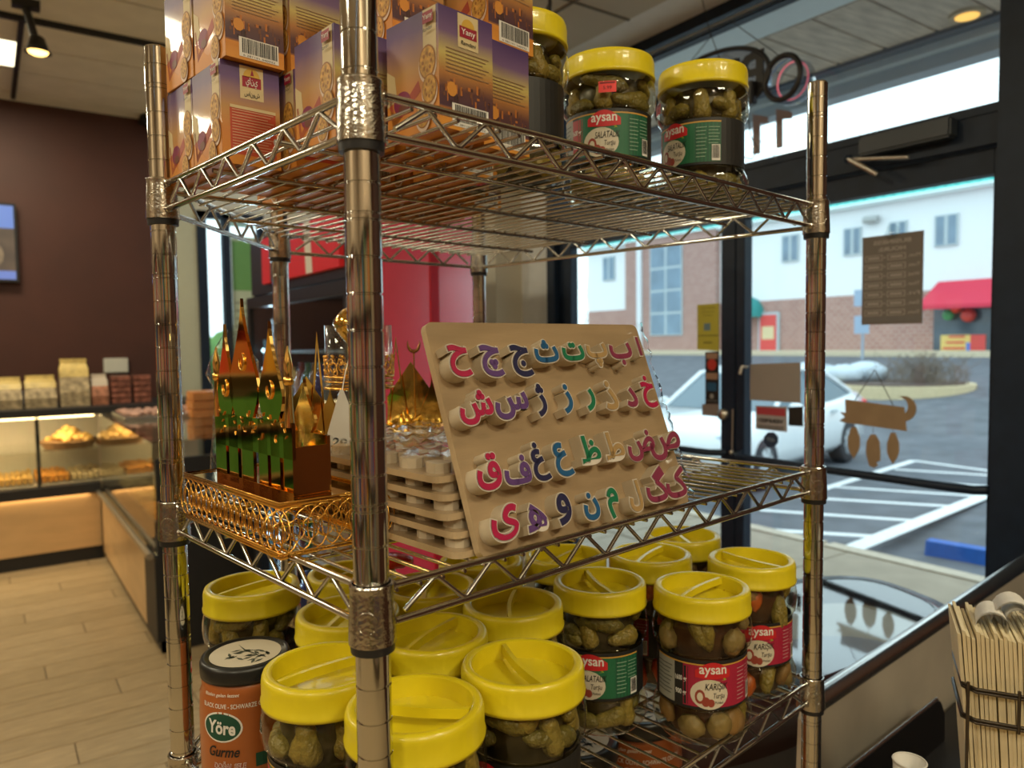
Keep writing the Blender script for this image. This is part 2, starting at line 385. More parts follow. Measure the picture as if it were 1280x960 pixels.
# thin glazing beads
g = MB(); g.box(XW - 0.02, XW + 0.02, yr, y_j - 0.045, ZT - 0.03, ZT - 0.022, alum); g.box(XW - 0.02, XW + 0.02, yr, y_j - 0.045, ZT - 0.012, ZT - 0.002, mat('grey gasket', (0.3, 0.36, 0.42), 0.5)); g.build('glazing_bead', win1)
mb = MB(); mb.box(XW, XW + 0.1, -3.2, yr - 0.35, 0, 2.86, wallb); struct(mb, 'wall_right_front')
def leaf(n, ya, yb2, sa, sb):
    """door leaf between ya..yb2 with stile inner edges sa..sb"""
    f = MB(); f.box(XW, XW + 0.045, ya, sa, 0.01, ztop + 0.07, alum, bev=0.002); f.box(XW, XW + 0.045, sb, yb2, 0.01, ztop + 0.07, alum, bev=0.002)
    f.box(XW, XW + 0.045, sa, sb, ztop, ztop + 0.07, alum); f.box(XW, XW + 0.045, sa, sb, 0.01, 0.26, alum)
    d = struct(f, n)
    g = MB(); g.box(XW + 0.018, XW + 0.026, sa, sb, 0.26, ztop, winglass); g.build('door_glass', d)
    b = MB(); zb = 1.103
    b.tube([(XW - 0.01, sb + 0.02, zb), (XW - 0.055, sb - 0.02, zb), (XW - 0.06, sb - 0.08, zb), (XW - 0.06, sa + 0.08, zb), (XW - 0.055, sa + 0.01, zb), (XW - 0.01, sa - 0.03, zb)], 0.013, alum, 10)
    b.build('push_bar', d)
    return d
door1 = leaf('door_1', y_r - 0.055, y_s0 - 0.002, y_r, y_s1)
door2 = leaf('door_2', y_s0 + 0.002, y_j - 0.057, y_s2, y_l)
# lock cylinder and lever
lk = PX(905, 518, XW)
mb = MB(); M = Matrix.Translation((XW - 0.006, lk.y, lk.z)) @ rx('Y', PI / 2)
mb.lathe([(0.0, -0.012), (0.012, -0.012), (0.014, -0.01), (0.021, -0.008), (0.021, 0.006)], mat('satin steel', (0.6, 0.58, 0.54), 0.35, 1), 20, M); mb.build('lock_cylinder', door2)
hp = PX(935, 462, XW); mb = MB(); mb.tube([(XW - 0.005, hp.y, hp.z + 0.01), (XW - 0.03, hp.y + 0.004, hp.z + 0.012), (XW - 0.03, hp.y + 0.012, hp.z - 0.016)], 0.006, mat('satin steel', (0.6, 0.58, 0.54), 0.35, 1)); mb.build('latch_handle', door1)
mb = MB(); lp = PX(917, 565, XW)
mb.tube([(XW - 0.008, lp.y, lp.z), (XW - 0.008, lp.y - 0.002, lp.z + 0.16)], 0.003, mat('satin steel', (0.6, 0.58, 0.54), 0.35, 1)); mb.blob((XW - 0.012, lp.y, lp.z), 0.009, mat('satin steel', (0.6, 0.58, 0.54), 0.35, 1)); mb.blob((XW - 0.012, lp.y - 0.04, lp.z + 0.006), 0.007, alum)
mb.build('flush_bolt', door2)
# door closer
a = PX(1090, 187, XW); b = PX(1205, 166, XW); c = PX(1078, 203, XW); d_ = PX(1110, 221, XW); e_ = PX(1150, 200, XW)
t = thing('door_closer', 'dark door closer with a silver arm under the transom', 'door closer', (XW - 0.03, b.y, b.z))
o = t.location
mb = MB(); mb.box(-0.05, -0.002, -0.0, a.y - b.y, -0.02, 0.035, mat('closer body', (0.03, 0.04, 0.055), 0.35), bev=0.006); mb.build('body', t)
mb = MB(); rel = lambda p, dx=0: (dx, p.y - b.y, p.z - b.z)
mb.tube([rel(c, -0.045), rel(e_, -0.035)], 0.006, mat('satin steel', (0.6, 0.58, 0.54), 0.35, 1)); mb.build('arm', t)
mb = MB(); mb.tube([rel(c, -0.05), rel(d_, -0.03)], 0.009, mat('satin steel', (0.6, 0.58, 0.54), 0.35, 1), 6); mb.blob(rel(c, -0.045), 0.014, alum); mb.build('arm', t)
# ================================================================ OUTSIDE
GZ = -0.33
def gz(x):
    if x < 5.25: return -0.17
    if x < 12: return GZ
    return GZ + (x - 12) / 16 * 1.25 if x < 28 else GZ + 1.25
def PG(px, py):
    r = ray(px, py); lo, hi = 1.0, 90.0; t0 = 2.3
    f = lambda t: (CAM + r * t).z - gz((CAM + r * t).x)
    t = 2.3
    while t < 80 and f(t) > 0: t += 0.02
    return CAM + r * t
asph = mat('asphalt', (0.105, 0.112, 0.13), 0.85, noise=0.25, nscale=2.5, bump=0.3, bscale=60)
conc = mat('sidewalk concrete', (0.32, 0.26, 0.19), 0.85, noise=0.12, nscale=4, bump=0.1)
mb = MB(); xs = [5.25, 8, 12, 14, 18, 23, 28, 31, 60]
vs = []; 
for x in xs: vs += [(x, -40, gz(max(x, 5.3))), (x, 70, gz(max(x, 5.3)))]
mb.add(vs, [(2 * i, 2 * i + 2, 2 * i + 3, 2 * i + 1) for i in range(len(xs) - 1)], asph)
struct(mb, 'ground_parking_lot')
walk = MB(); walk.box(2.13, 5.25, -8, 20, -0.45, -0.172, mat('walk joint', (0.2, 0.16, 0.12), 0.9)); walk = struct(walk, 'ground_sidewalk')
q = MB(); q.box(-0.51, 0.51, -0.745, 0.745, -0.05, 0, conc, bev=0.004); sme = q.mesh('paving_slab')
for i in range(3):
    for j in range(10): obj('paving_slab', sme, walk, (2.66 + i * 1.04, -4.0 + j * 1.5, -0.15))
mb = MB()
for j in range(12):
    mb.box(5.24, 5.42, -6 + j * 1.5, -4.52 + j * 1.5, -0.4, -0.14, mat('kerb concrete', (0.50, 0.42, 0.32), 0.8, noise=0.1), bev=0.02)
o = mb.build('kerb', walk); o['kind'] = 'stuff'
# painted lines (flat paint, thin slabs)
paint = mat('white road paint', (0.78, 0.80, 0.80), 0.7, noise=0.12, nscale=30)
def line(name, ax, ay, bx, by, wd, par=None):
    A = PG(ax, ay); B = PG(bx, by); d = (B - A); d.z = 0; n = Vector((-d.y, d.x, 0)).normalized() * wd / 2
    m = MB(); z = Vector((0, 0, 0.006))
    v = [A - n, A + n, B + n, B - n]; m.add([p + z * 0 for p in v] + [p + z for p in v], [(4, 5, 6, 7), (0, 1, 5, 4), (1, 2, 6, 5), (2, 3, 7, 6), (3, 0, 4, 7)], paint)
    return m.build(name, lines)
lines = thing('parking_bay_marking', 'white hatched no-parking bay painted on the asphalt outside the door', 'road marking', (0, 0, 0))
for L4 in ((1245, 614, 1030, 700, 0.16), (1142, 576, 1015, 616, 0.11), (1142, 576, 1245, 590, 0.10), (1118, 587, 1245, 595, 0.09), (1082, 597, 1245, 609, 0.09), (1030, 608, 1245, 622, 0.09), (1000, 622, 1200, 634, 0.10), (950, 638, 1152, 652, 0.10), (930, 661, 1092, 671, 0.11)):
    line('painted_line', *L4)
# blue wheel stop
A = PG(1160, 692); B = PG(1228, 704); d = (B - A); d.z = 0; L_ = 1.8; ang = math.atan2(d.y, d.x)
mb = MB(); mb.prism([(-0.09, 0), (0.09, 0), (0.06, 0.125), (-0.06, 0.125)], 0, L_, mat('blue paint', (0.01, 0.10, 0.42), 0.6, noise=0.1), Matrix.Translation(A) @ Matrix.Rotation(ang, 4, 'Z') @ Matrix(((0, 0, 1, 0), (1, 0, 0, 0), (0, 1, 0, 0), (0, 0, 0, 1))))
tag(mb.build('wheel_stop'), 'blue painted concrete wheel stop lying on the asphalt beyond the door', 'wheel stop')
# planting island
A = PG(1010, 485); ic = PG(1128, 487); ir = PG(1196, 484)
rxx = (ir - ic).length
isl = thing('planting_island', 'kerbed oval planting bed in the parking lot with mulch and bare twigs', 'planting bed', (ic.x, ic.y, gz(ic.x)))
mb = MB(); el = lambda r1, r2, n=36: [(r1 * math.cos(2 * PI * k / n), r2 * math.sin(2 * PI * k / n)) for k in range(n)]
ia, ib = 1.9, rxx * 1.25
mb.prism(el(ia, ib), -0.5, 0.16, mat('cream kerb', (0.62, 0.50, 0.30), 0.8, noise=0.1)); mb.build('kerb', isl)
mb = MB(); mb.prism(el(ia - 0.22, ib - 0.22), 0.1, 0.2, mat('mulch', (0.10, 0.07, 0.06), 0.95, noise=0.3, bump=0.5)); mb.build('mulch_bed', isl)
mb = MB()
for k in range(220):
    a = random.uniform(0, 2 * PI); r = random.uniform(0, 1.0); x, y = r * 0.9 * math.cos(a), -0.5 + r * 1.1 * math.sin(a); hh = random.uniform(0.35, 0.85)
    mb.tube([(x, y, 0.15), (x + random.uniform(-.2, .2), y + random.uniform(-.2, .2), 0.15 + hh * 0.6), (x + random.uniform(-.35, .35), y + random.uniform(-.35, .35), 0.15 + hh)], 0.008, mat('dry twig', (0.22, 0.17, 0.13), 0.9), 3, caps=False)
sh = mb.build('bare_shrub', None, (ic.x, ic.y, gz(ic.x))); tag(sh, 'low bare leafless shrub growing in the planting bed', 'shrub')
mb = MB()
for k in range(9): mb.blob((random.uniform(-.5, .5), random.uniform(-.9, .9), random.uniform(0, .15)), random.uniform(.25, .45), mat('old snow', (0.55, 0.62, 0.68), 0.8, noise=0.15, bump=0.3), 12, 8, (1, 1.3, .7), 0.08)
tag(mb.build('snow_pile', None, (ic.x - 0.3, ic.y + 1.7, gz(ic.x) + 0.28)), 'greyish heap of old snow behind the hanging wooden sign', 'snow pile')
# opposite kerb / sidewalk strip, sign post
mb = MB(); mb.box(27.2, 30.2, -40, 70, 0, gz(30) + 0.12, mat('far sidewalk', (0.62, 0.52, 0.36), 0.8, noise=0.1)); struct(mb, 'ground_far_sidewalk')
sp = PX(1078, 445, 26.0)
t = thing('street_sign', 'grey steel sign post with two small plates across the street', 'street sign', (26.0, sp.y, gz(26)))
mb = MB(); mb.tube([(0, 0, 0), (0, 0, 2.6)], 0.05, mat('galvanised post', (0.35, 0.42, 0.5), 0.5, 0.3), 8); mb.build('post', t)
mb = MB(); mb.box(-0.09, -0.06, -0.3, 0.3, 1.95, 2.55, mat('sign plate', (0.32, 0.42, 0.55), 0.5)); mb.build('sign_plate', t)
mb = MB(); mb.box(-0.09, -0.06, -0.28, 0.28, 0.95, 1.6, mat('sign plate', (0.32, 0.42, 0.55), 0.5)); mb.build('sign_plate', t)
# ---- building across the street
XB = 30.0
bq = lambda px, py: PX(px, py, XB)
def brickmat(name, c1, c2, mo, sc):
    m = mat(name, c1, 0.85); nt = m.node_tree; b = nt.nodes['Principled BSDF']
    tc = nt.nodes.new('ShaderNodeTexCoord'); mp = nt.nodes.new('ShaderNodeMapping'); mp.inputs['Rotation'].default_value = (0, PI / 2, 0)
    cx = nt.nodes.new('ShaderNodeCombineXYZ'); sx = nt.nodes.new('ShaderNodeSeparateXYZ'); nt.links.new(tc.outputs['Object'], sx.inputs[0]); nt.links.new(sx.outputs[1], cx.inputs[0]); nt.links.new(sx.outputs[2], cx.inputs[1])
    br = nt.nodes.new('ShaderNodeTexBrick'); br.inputs['Scale'].default_value = sc; br.inputs['Color1'].default_value = (*c1, 1); br.inputs['Color2'].default_value = (*c2, 1); br.inputs['Mortar'].default_value = (*mo, 1); br.inputs['Mortar Size'].default_value = 0.02
    nt.links.new(cx.outputs[0], br.inputs['Vector']); nt.links.new(br.outputs[0], b.inputs['Base Color']); return m
brick = brickmat('far brickwork', (0.34, 0.17, 0.14), (0.40, 0.22, 0.18), (0.5, 0.42, 0.38), 1.6)
siding = mat('white siding', (0.80, 0.82, 0.84), 0.7, noise=0.03)
teal = mat('teal roof metal', (0.08, 0.52, 0.48), 0.5, noise=0.06)
bld = thing('shop_building', 'two storey building across the street, white siding over brick with a teal roof edge', 'building', (XB, 20, 0))
zb0, zb1, zr0, zr1 = 0.6, bq(1035, 371).z, bq(1035, 263).z, bq(1035, 249).z
ywl = bq(787, 300).y; ybr = bq(900, 400).y; yend = bq(735, 400).y
Y0 = -25
def bb(name, mt, x0, x1, y0, y1, z0, z1): q = MB(); q.box(x0 - XB, x1 - XB, y0 - 20, y1 - 20, z0, z1, mt); return q.build(name, bld)
bb('brick_wall', brick, XB, XB + 8, Y0, yend, zb0, zb1)
bb('siding_wall', siding, XB + 0.02, XB + 8, Y0, yend, zb1, zr0)
bb('brick_bay', brick, XB - 0.35, XB, ybr, ywl, zb0, zr0)
bb('eave_trim', siding, XB - 0.3, XB + 0.1, Y0, yend, zr0 - 0.12, zr0)
q = MB(); n = 150
q.add([(-0.5, Y0 - 20, zr0), (-0.5, yend - 20, zr0), (0.15, yend - 20, zr1 + 0.30), (0.15, Y0 - 20, zr1 + 0.30)], [(0, 3, 2, 1)], teal)
for k in range(n):
    y = Y0 - 20 + (yend - Y0) * k / n; q.add([(-0.52, y, zr0 + 0.02), (0.15, y, zr1 + 0.32), (0.15, y + 0.05, zr1 + 0.32), (-0.52, y + 0.05, zr0 + 0.02), (-0.52, y + .02, zr0 + 0.08), (0.13, y + .02, zr1 + 0.38)], [(0, 1, 5, 4), (3, 4, 5, 2)], teal)
q.build('roof_edge', bld)
wdk = mat('far window pane', (0.16, 0.24, 0.32), 0.15, noise=0.2, nscale=1)
wfr = mat('window frame grey', (0.45, 0.52, 0.55), 0.6)
def fwin(pa, pb, mull=1, xoff=0.0, hm=0):
    a = bq(*pa); b = bq(*pb); q = MB(); x = XB + xoff
    y0, y1 = sorted((a.y, b.y)); z0, z1 = sorted((a.z, b.z))
    q.box(x - 0.06 - XB, x + 0.02 - XB, y0 - 20, y1 - 20, z0, z1, wfr); f = q.build('window', bld)
    nn = mull + 1; w_ = (y1 - y0) / nn; mm = hm + 1; h_ = (z1 - z0) / mm
    for i in range(nn):
        for j in range(mm):
            p = MB(); p.box(x - 0.07 - XB, x - 0.058 - XB, y0 + i * w_ + 0.07 - 20, y0 + (i + 1) * w_ - 0.07 - 20, z0 + j * h_ + 0.06, z0 + (j + 1) * h_ - 0.06, wdk); p.build('pane', f)
fwin((978, 295), (999, 326)); fwin((1055, 286), (1077, 318)); fwin((1112, 278), (1134, 312)); fwin((1169, 270), (1198, 306)); fwin((754, 322), (769, 350))
fwin((819, 310), (859, 419), 1, -0.35, 3)
bb('downspout', mat('downspout', (0.7, 0.74, 0.78), 0.5), XB - 0.5, XB - 0.36, bq(806, 300).y - 0.16, bq(806, 300).y + 0.16, zb0, zr0)
# red poster in its doorway, lamp, awnings, shop window
a, b = bq(952, 394), bq(972, 440)
q = MB(); q.box(-0.1, 0.0, b.y - 20 - 0.12, a.y - 20 + 0.12, b.z, a.z + 0.12, wfr)
q.box(-0.13, -0.1, b.y - 20, a.y - 20, b.z, a.z, I('far red', (0.65, 0.07, 0.06))); q.box(-0.135, -0.12, b.y - 20 + 0.12, a.y - 20 - 0.12, b.z + 0.6, b.z + 1.2, I('far cream', (0.65, 0.55, 0.32))); q.build('poster_door', bld)
q = MB(); a, b = bq(1164, 383), bq(1246, 352); z2 = bq(1176, 352).z
q.add([(-1.1, a.y - 20, a.z), (-1.1, b.y - 24, a.z), (0, b.y - 24, z2), (0, a.y - 20 - 0.25, z2), (-1.1, a.y - 20, a.z - 0.15), (-1.1, b.y - 24, a.z - 0.15)], [(0, 1, 2, 3), (4, 5, 1, 0), (0, 3, 4)], I('awning red', (0.62, 0.03, 0.07), 0.7))
q.add([(-1.08, a.y - 20, a.z - .01), (-1.08, b.y - 24, a.z - .01), (0, b.y - 24, z2 - .02), (0, a.y - 20 - 0.25, z2 - .02)], [(3, 2, 1, 0)], I('awning red', (0.62, 0.03, 0.07), 0.7)); q.build('awning', bld)
a, b = bq(1168, 385), bq(1246, 441)
q = MB(); q.box(-0.05, 0.02, b.y - 24, a.y - 20, b.z, a.z, mat('shop window dark', (0.06, 0.08, 0.10), 0.15, noise=0.3, nscale=1)); q.build('shop_window', bld)
q = MB(); a, b = bq(1177, 419), bq(1233, 440)
D = Decal(q, lambda u, v, h: (-0.07 - h * 60, u - 20, v)); D.rect(b.y, a.y, b.z, a.z, I('banner yellow', (0.75, 0.55, 0.16))); D.up(); D.rect(b.y, b.y + (a.y - b.y) * 0.33, b.z, a.z, I('far red', (0.65, 0.07, 0.06))); D.rect(b.y + (a.y - b.y) * 0.33, b.y + (a.y - b.y) * 0.42, b.z, b.z + 0.35, I('banner blue', (0.1, 0.2, 0.6)))
for k in range(3): D.rect(b.y + (a.y - b.y) * 0.45, a.y - 0.1 - 0.1 * k, b.z + 0.1 + k * 0.22, b.z + 0.18 + k * 0.22, I('far red', (0.65, 0.07, 0.06)))
q.build('banner', bld)
for px, py, c in ((1200, 385, (0.7, 0.03, 0.02)), (1215, 394, (0.55, 0.05, 0.04)), (1190, 394, (0.05, 0.3, 0.12))):
    q = MB(); p = bq(px, py); q.blob((-0.3, p.y - 20, p.z), 0.2 if px != 1215 else 0.26, I('lantern %d' % px, c), 10, 7); q.build('paper_lantern', bld)
p = bq(941, 385); q = MB()
q.lathe([(1.05, -0.45), (1.0, 0), (0.75, 0.35), (0.3, 0.55), (0.0, 0.6)], I('awning teal', (0.02, 0.25, 0.24), 0.7), 16, Matrix.Translation((0, p.y - 20 + 0.4, p.z))); q.build('round_awning', bld)
q = MB(); p = bq(1092, 275); q.tube([(-0.2, p.y - 20.3, p.z), (-0.2, p.y - 19.7, p.z + 0.02)], 0.16, mat('wall lamp', (0.4, 0.42, 0.42), 0.5), 8); q.build('wall_lamp', bld)
# far trees left of the building
mb = MB()
for k in range(70):
    x, y = random.uniform(40, 46), random.uniform(yend + 4, yend + 16); z = random.uniform(1, 5.5)
    mb.tube([(x, y, 0.92), (x + random.uniform(-.8, .8), y + random.uniform(-.8, .8), z), (x + random.uniform(-1.2, 1.2), y + random.uniform(-1.5, 1.5), z + 2.0)], 0.03, mat('far branches', (0.45, 0.48, 0.50), 0.9), 3, caps=False)
tag(mb.build('bare_trees', None), 'thin bare trees seen in the strip of sky beside the brick building', 'trees', kind='stuff')
# lawn and wall seen through the narrow back window
mb = MB(); mb.box(-8, 2.1, 6.75, 30, -0.5, -0.2, mat('lawn', (0.10, 0.20, 0.05), 0.9, noise=0.25, nscale=3)); mb.box(2.1, 5.2, 20, 60, -0.5, -0.2, mat('lawn', (0.10, 0.20, 0.05), 0.9, noise=0.25, nscale=3)); struct(mb, 'ground_lawn')
mb = MB()
for k in range(26): mb.blob((random.uniform(0.2, 5.5), random.uniform(9.5, 10.6), random.uniform(0.2, 1.25)), random.uniform(0.3, 0.55), mat('hedge green', (0.13, 0.27, 0.07), 0.9, noise=0.35, nscale=8, bump=0.4), 8, 6, (1, 1, 1), 0.15)
tag(mb.build('hedge', None), 'bright green hedge outside the narrow back window', 'hedge')
mb = MB(); mb.box(-9, 2.0, 14, 14.3, -.5, 7, mat('pale grey building', (.26, .31, .34), .8, noise=.08, nscale=1)); tag(mb.build('side_building', None), 'pale grey building wall behind the hedge outside the narrow back window', 'building')
# canopy above the sidewalk: planked ceiling, recessed light, fascia
can = MB(); zc = 3.0
can.box(2.13, 3.60, -6, 9, zc + 0.04, zc + 0.3, mat('canopy core', (0.06, 0.05, 0.04), 0.9)); can = struct(can, 'ceiling_canopy')
cpl = mat('weathered canopy plank', (0.60, 0.52, 0.45), 0.8, noise=0.22, nscale=6, stretch=(1, 6, 1))
q = MB(); q.box(2.97, 3.62, -0.122, 0.122, 0, 0.035, cpl, bev=0.004); cme2 = q.mesh('canopy_plank')
for j in range(34): obj('canopy_plank', cme2, can, (0, -2.6 + j * 0.255, zc))
fas = mat('grey blue fascia', (0.52, 0.60, 0.68), 0.6, noise=0.04)
mb = MB(); mb.box(3.61, 3.68, -6, 9, zc - 0.02, zc + 0.3, mat('fascia edge', (0.12, 0.15, 0.21), 0.6)); mb.box(3.68, 3.80, -6, 9, zc - 0.06, zc + 0.3, fas); mb.box(3.74, 3.86, -6, 9, zc - 0.125, zc - 0.03, mat('fascia lower', (0.44, 0.51, 0.60), 0.6)); struct(mb, 'trim_4')
mb = MB(); mb.box(2.13, 2.55, -6, 9, zc - 0.02, zc + 0.02, mat('pale blue trim', (0.72, 0.80, 0.86), 0.6)); mb.box(2.55, 2.60, -6, 9, zc + 0.01, zc + 0.03, mat('fascia edge', (0.12, 0.15, 0.21), 0.6)); mb.box(2.60, 2.96, -6, 9, zc - 0.0, zc + 0.02, mat('pale blue trim', (0.72, 0.80, 0.86), 0.6)); struct(mb, 'trim_5')
p = PZ(1209, 17, zc); mb = MB(); M = Matrix.Translation((p.x, p.y, zc - 0.012))
mb.cyl(0.075, 0, 0.012, mat('downlight ring', (0.5, 0.42, 0.3), 0.5), 20, M); mb.cyl(0.05, -0.004, 0, mat('lit bulb', (1, 0.6, 0.15), 0.5, emit=1.1, ecol=(1, 0.55, 0.12)), 16, M)
tag(mb.build('canopy_downlight', None), 'small round amber downlight in the planked canopy outside', 'light')
# ---- white saloon car
def car(A, B, width=1.8, L=4.65, H=1.44):
    t = thing('parked_car', 'white saloon car parked outside beyond the glass doors', 'car', ((A.x + B.x) / 2, (A.y + B.y) / 2, GZ), math.atan2(B.y - A.y, B.x - A.x))
    body = mat('white car paint', (0.80, 0.84, 0.86), 0.25, coat=0.6); gl = mat('car glass', (0.10, 0.16, 0.20), 0.06, spec=0.8); blk = mat('car trim', (0.03, 0.035, 0.04), 0.5)
    W2 = width / 2
    # nose at -x, tail at +x
    st = [(-2.32, .30, .55, .62), (-2.25, .22, .68, .80), (-2.0, .2, .76, .88), (-1.5, .2, .86, .9), (-0.95, .2, .93, .9), (0, .2, .95, .9), (1.1, .2, .98, .9), (1.7, .22, 1.03, .89), (2.15, .25, 1.02, .84), (2.28, .35, .92, .76)]
    q = MB(); vs = []; n = 10
    for x, z0, z1, w_ in st:
        zm = (z0 + z1) / 2
        ring = [(-w_ * .85, z0), (-w_, z0 + .12), (-w_, zm), (-w_ * .98, z1 - .1), (-w_ * .86, z1), (w_ * .86, z1), (w_ * .98, z1 - .1), (w_, zm), (w_, z0 + .12), (w_ * .85, z0)]
        vs += [(x, a, b) for a, b in ring]
    fs = [(i * n + k, (i + 1) * n + k, (i + 1) * n + (k + 1) % n, i * n + (k + 1) % n) for i in range(len(st) - 1) for k in range(n)]
    q.add(vs, fs, body, True); q.add(vs[:n], [tuple(range(n))], body); q.add(vs[-n:], [tuple(reversed(range(n)))], body); q.build('body', t)
    q = MB(); g = [(-1.0, .93, .80, .93), (-0.25, .93, .80, 1.38), (0.25, .94, .80, 1.44), (0.9, .96, .80, 1.40), (1.72, 1.0, .78, 1.04)]
    vs = []
    for x, z0, w_, z1 in g:
        tw = w_ - (z1 - z0) * .38; vs += [(x, -w_, z0), (x, -tw, z1), (x, tw, z1), (x, w_, z0)]
    fs = []; fr_ = []
    for i in range(len(g) - 1):
        fs += [(4 * i, 4 * i + 4, 4 * i + 5, 4 * i + 1), (4 * i + 3, 4 * i + 2, 4 * i + 6, 4 * i + 7)]; (fs if i in (0, 3) else fr_).append((4 * i + 1, 4 * i + 5, 4 * i + 6, 4 * i + 2))
    q.add(vs, fr_, body, True); q.add(vs, fs, gl, False); q.build('cabin', t)
    q = MB()
    for s_ in (-1, 1):
        P_ = lambda x, zz, w_: (x, s_ * (w_ + .01), zz)
        for xa_, xb2, za, zb_ in ((-1.0, -0.25, .93, 1.39), (-0.25, 0.25, 1.38, 1.44), (0.25, 0.9, 1.44, 1.41), (0.9, 1.72, 1.40, 1.05)):
            wa = .80 - (za - .93) * .38; wb = .80 - (zb_ - .96) * .38; q.tube([P_(xa_, za, wa), P_(xb2, zb_, wb)], 0.035, body, 6)
        q.tube([(0.35, s_ * .80, .96), (0.35, s_ * .64, 1.42)], 0.03, body, 6)
    q.build('pillars', t)
    for x in (-1.42, 1.35):
        for s_ in (-1, 1):
            q = MB(); M = Matrix.Translation((x, s_ * (W2 - .10), .33)) @ rx('X', PI / 2)
            q.lathe([(0.2, -.11), (.31, -.11), (.33, -.08), (.33, .08), (.31, .11), (.2, .11)], mat('tyre', (0.03, 0.03, 0.035), 0.8), 28, M); wl = q.build('wheel', t)
            q = MB(); q.lathe([(0.0, .09 * -s_), (.22, .095 * -s_)], mat('alloy rim', (0.62, 0.68, 0.72), 0.35, .7), 24, M)
            for k in range(8): a_ = k * PI / 4; q.add([(0.08 * math.cos(a_ - .3), .08 * math.sin(a_ - .3), -.1 * s_), (.19 * math.cos(a_ - .16), .19 * math.sin(a_ - .16), -.1 * s_), (.19 * math.cos(a_ + .16), .19 * math.sin(a_ + .16), -.1 * s_)], [(0, 1, 2)], mat('rim gap', (0.1, 0.11, 0.12), 0.6), False, M)
            q.build('rim', wl)
    for s_ in (-1, 1):
        q = MB(); q.blob((-2.12, s_ * .68, .64), .15, mat('headlamp', (0.25, 0.33, 0.42), 0.1), 10, 6, (.8, 1.2, .55)); hl = q.build('headlight', t)
        q = MB(); q.blob((-2.02, s_ * .84, .63), .07, mat('amber reflector', (0.9, 0.3, 0.04), 0.3), 8, 6, (1.2, .5, .6)); q.build('indicator', hl)
        q = MB(); q.blob((2.16, s_ * .74, .86), .13, mat('tail lamp', (0.65, 0.04, 0.05), 0.3), 8, 6, (.6, 1.1, .6)); q.build('tail_light', t)
        q = MB(); q.blob((-0.75, s_ * 0.98, .98), .1, body, 8, 6, (.6, 1, .7)); q.build('wing_mirror', t)
        for x in (-0.35, 0.55): q = MB(); q.box(x + .1, x + .28, s_ * .915 - .012, s_ * .915 + .012, .80, .84, wfr); q.build('door_handle', t)
    q = MB(); q.box(-2.34, -2.28, -.5, .5, .34, .5, blk); q.build('grille', t)
    return t
FH = Vector((CF.x, CF.y, 0)).normalized(); RH = Vector((CR.x, CR.y, 0)).normalized()
cc = Vector((CAM.x, CAM.y, 0)) + RH * 3.45 + FH * 10.8; td = RH * .69 + FH * .72
car(cc - td, cc + td)
# ================================================================ WIRE RACK
rack = thing('wire_shelving_unit', 'five-post chrome wire shelving unit with zigzag edged shelves filling the middle', 'shelving unit', (0, 0, 0), PHI)
zl = lambda z: ZM + z * S
posts = {'B': (0, 0), 'C': (RL, 0), 'E': (RL - 0.6, RW), 'D': (RD, RW), 'A': (0, RA)}
ptop = 21.85
q = MB(); R_ = 0.0128; prof = [(0, 0.0), (0.02, 0.0), (0.02, 0.012), (0.006, 0.016), (0.006, 0.03), (R_, 0.031)]
k0 = -49
for k in range(k0, 22):
    z = zl(k + 0.04); prof += [(R_, z - 0.0009), (R_ - 0.0009, z - 0.0004), (R_ - 0.0009, z + 0.0004), (R_, z + 0.0009)]
    if k % 8 == 4 - 0: prof += [(R_, z + 0.0038), (R_ - 0.0009, z + 0.0043), (R_ - 0.0009, z + 0.0051), (R_, z + 0.0056)]
prof += [(R_, zl(ptop) - 0.002), (R_ - 0.001, zl(ptop)), (0, zl(ptop) + 0.0006)]
q.lathe(prof, chrome, 24, sharp=True)
pme = q.mesh('post')
for n_, (x, y) in posts.items(): o = obj('post', pme, rack, (x * S, y * S, 0)); o.scale = (1, 1, 0.9932 if n_ == 'A' else 1)
q = MB(); c0 = 0.25 * S; c1 = 1.95 * S
q.lathe([(R_, c0), (0.0172, c0), (0.0170, c0 + 0.01), (0.0158, c1 - 0.006), (0.0160, c1 - 0.001), (0.0155, c1), (R_ + .0012, c1), (R_ + .0008, c1 - 0.01)], castm, 28, sharp=True)
q.lathe([(R_, 0.0), (0.0158, 0.0), (0.0162, c0), (R_, c0)], blackp, 28, sharp=True)
for an in (-PI * 0.75,):
    ring = [(0.0166 * math.cos(an + 0.45 * math.cos(t_)), 0.0166 * math.sin(an + 0.45 * math.cos(t_)), (c0 + c1) / 2 - 0.003 + 0.0078 * math.sin(t_)) for t_ in [2 * PI * k / 24 for k in range(24)]]
    q.tube(ring, 0.0004, castm, 5, closed=True)
cme_ = q.mesh('collar')
order = ['B', 'C', 'E', 'D', 'A']
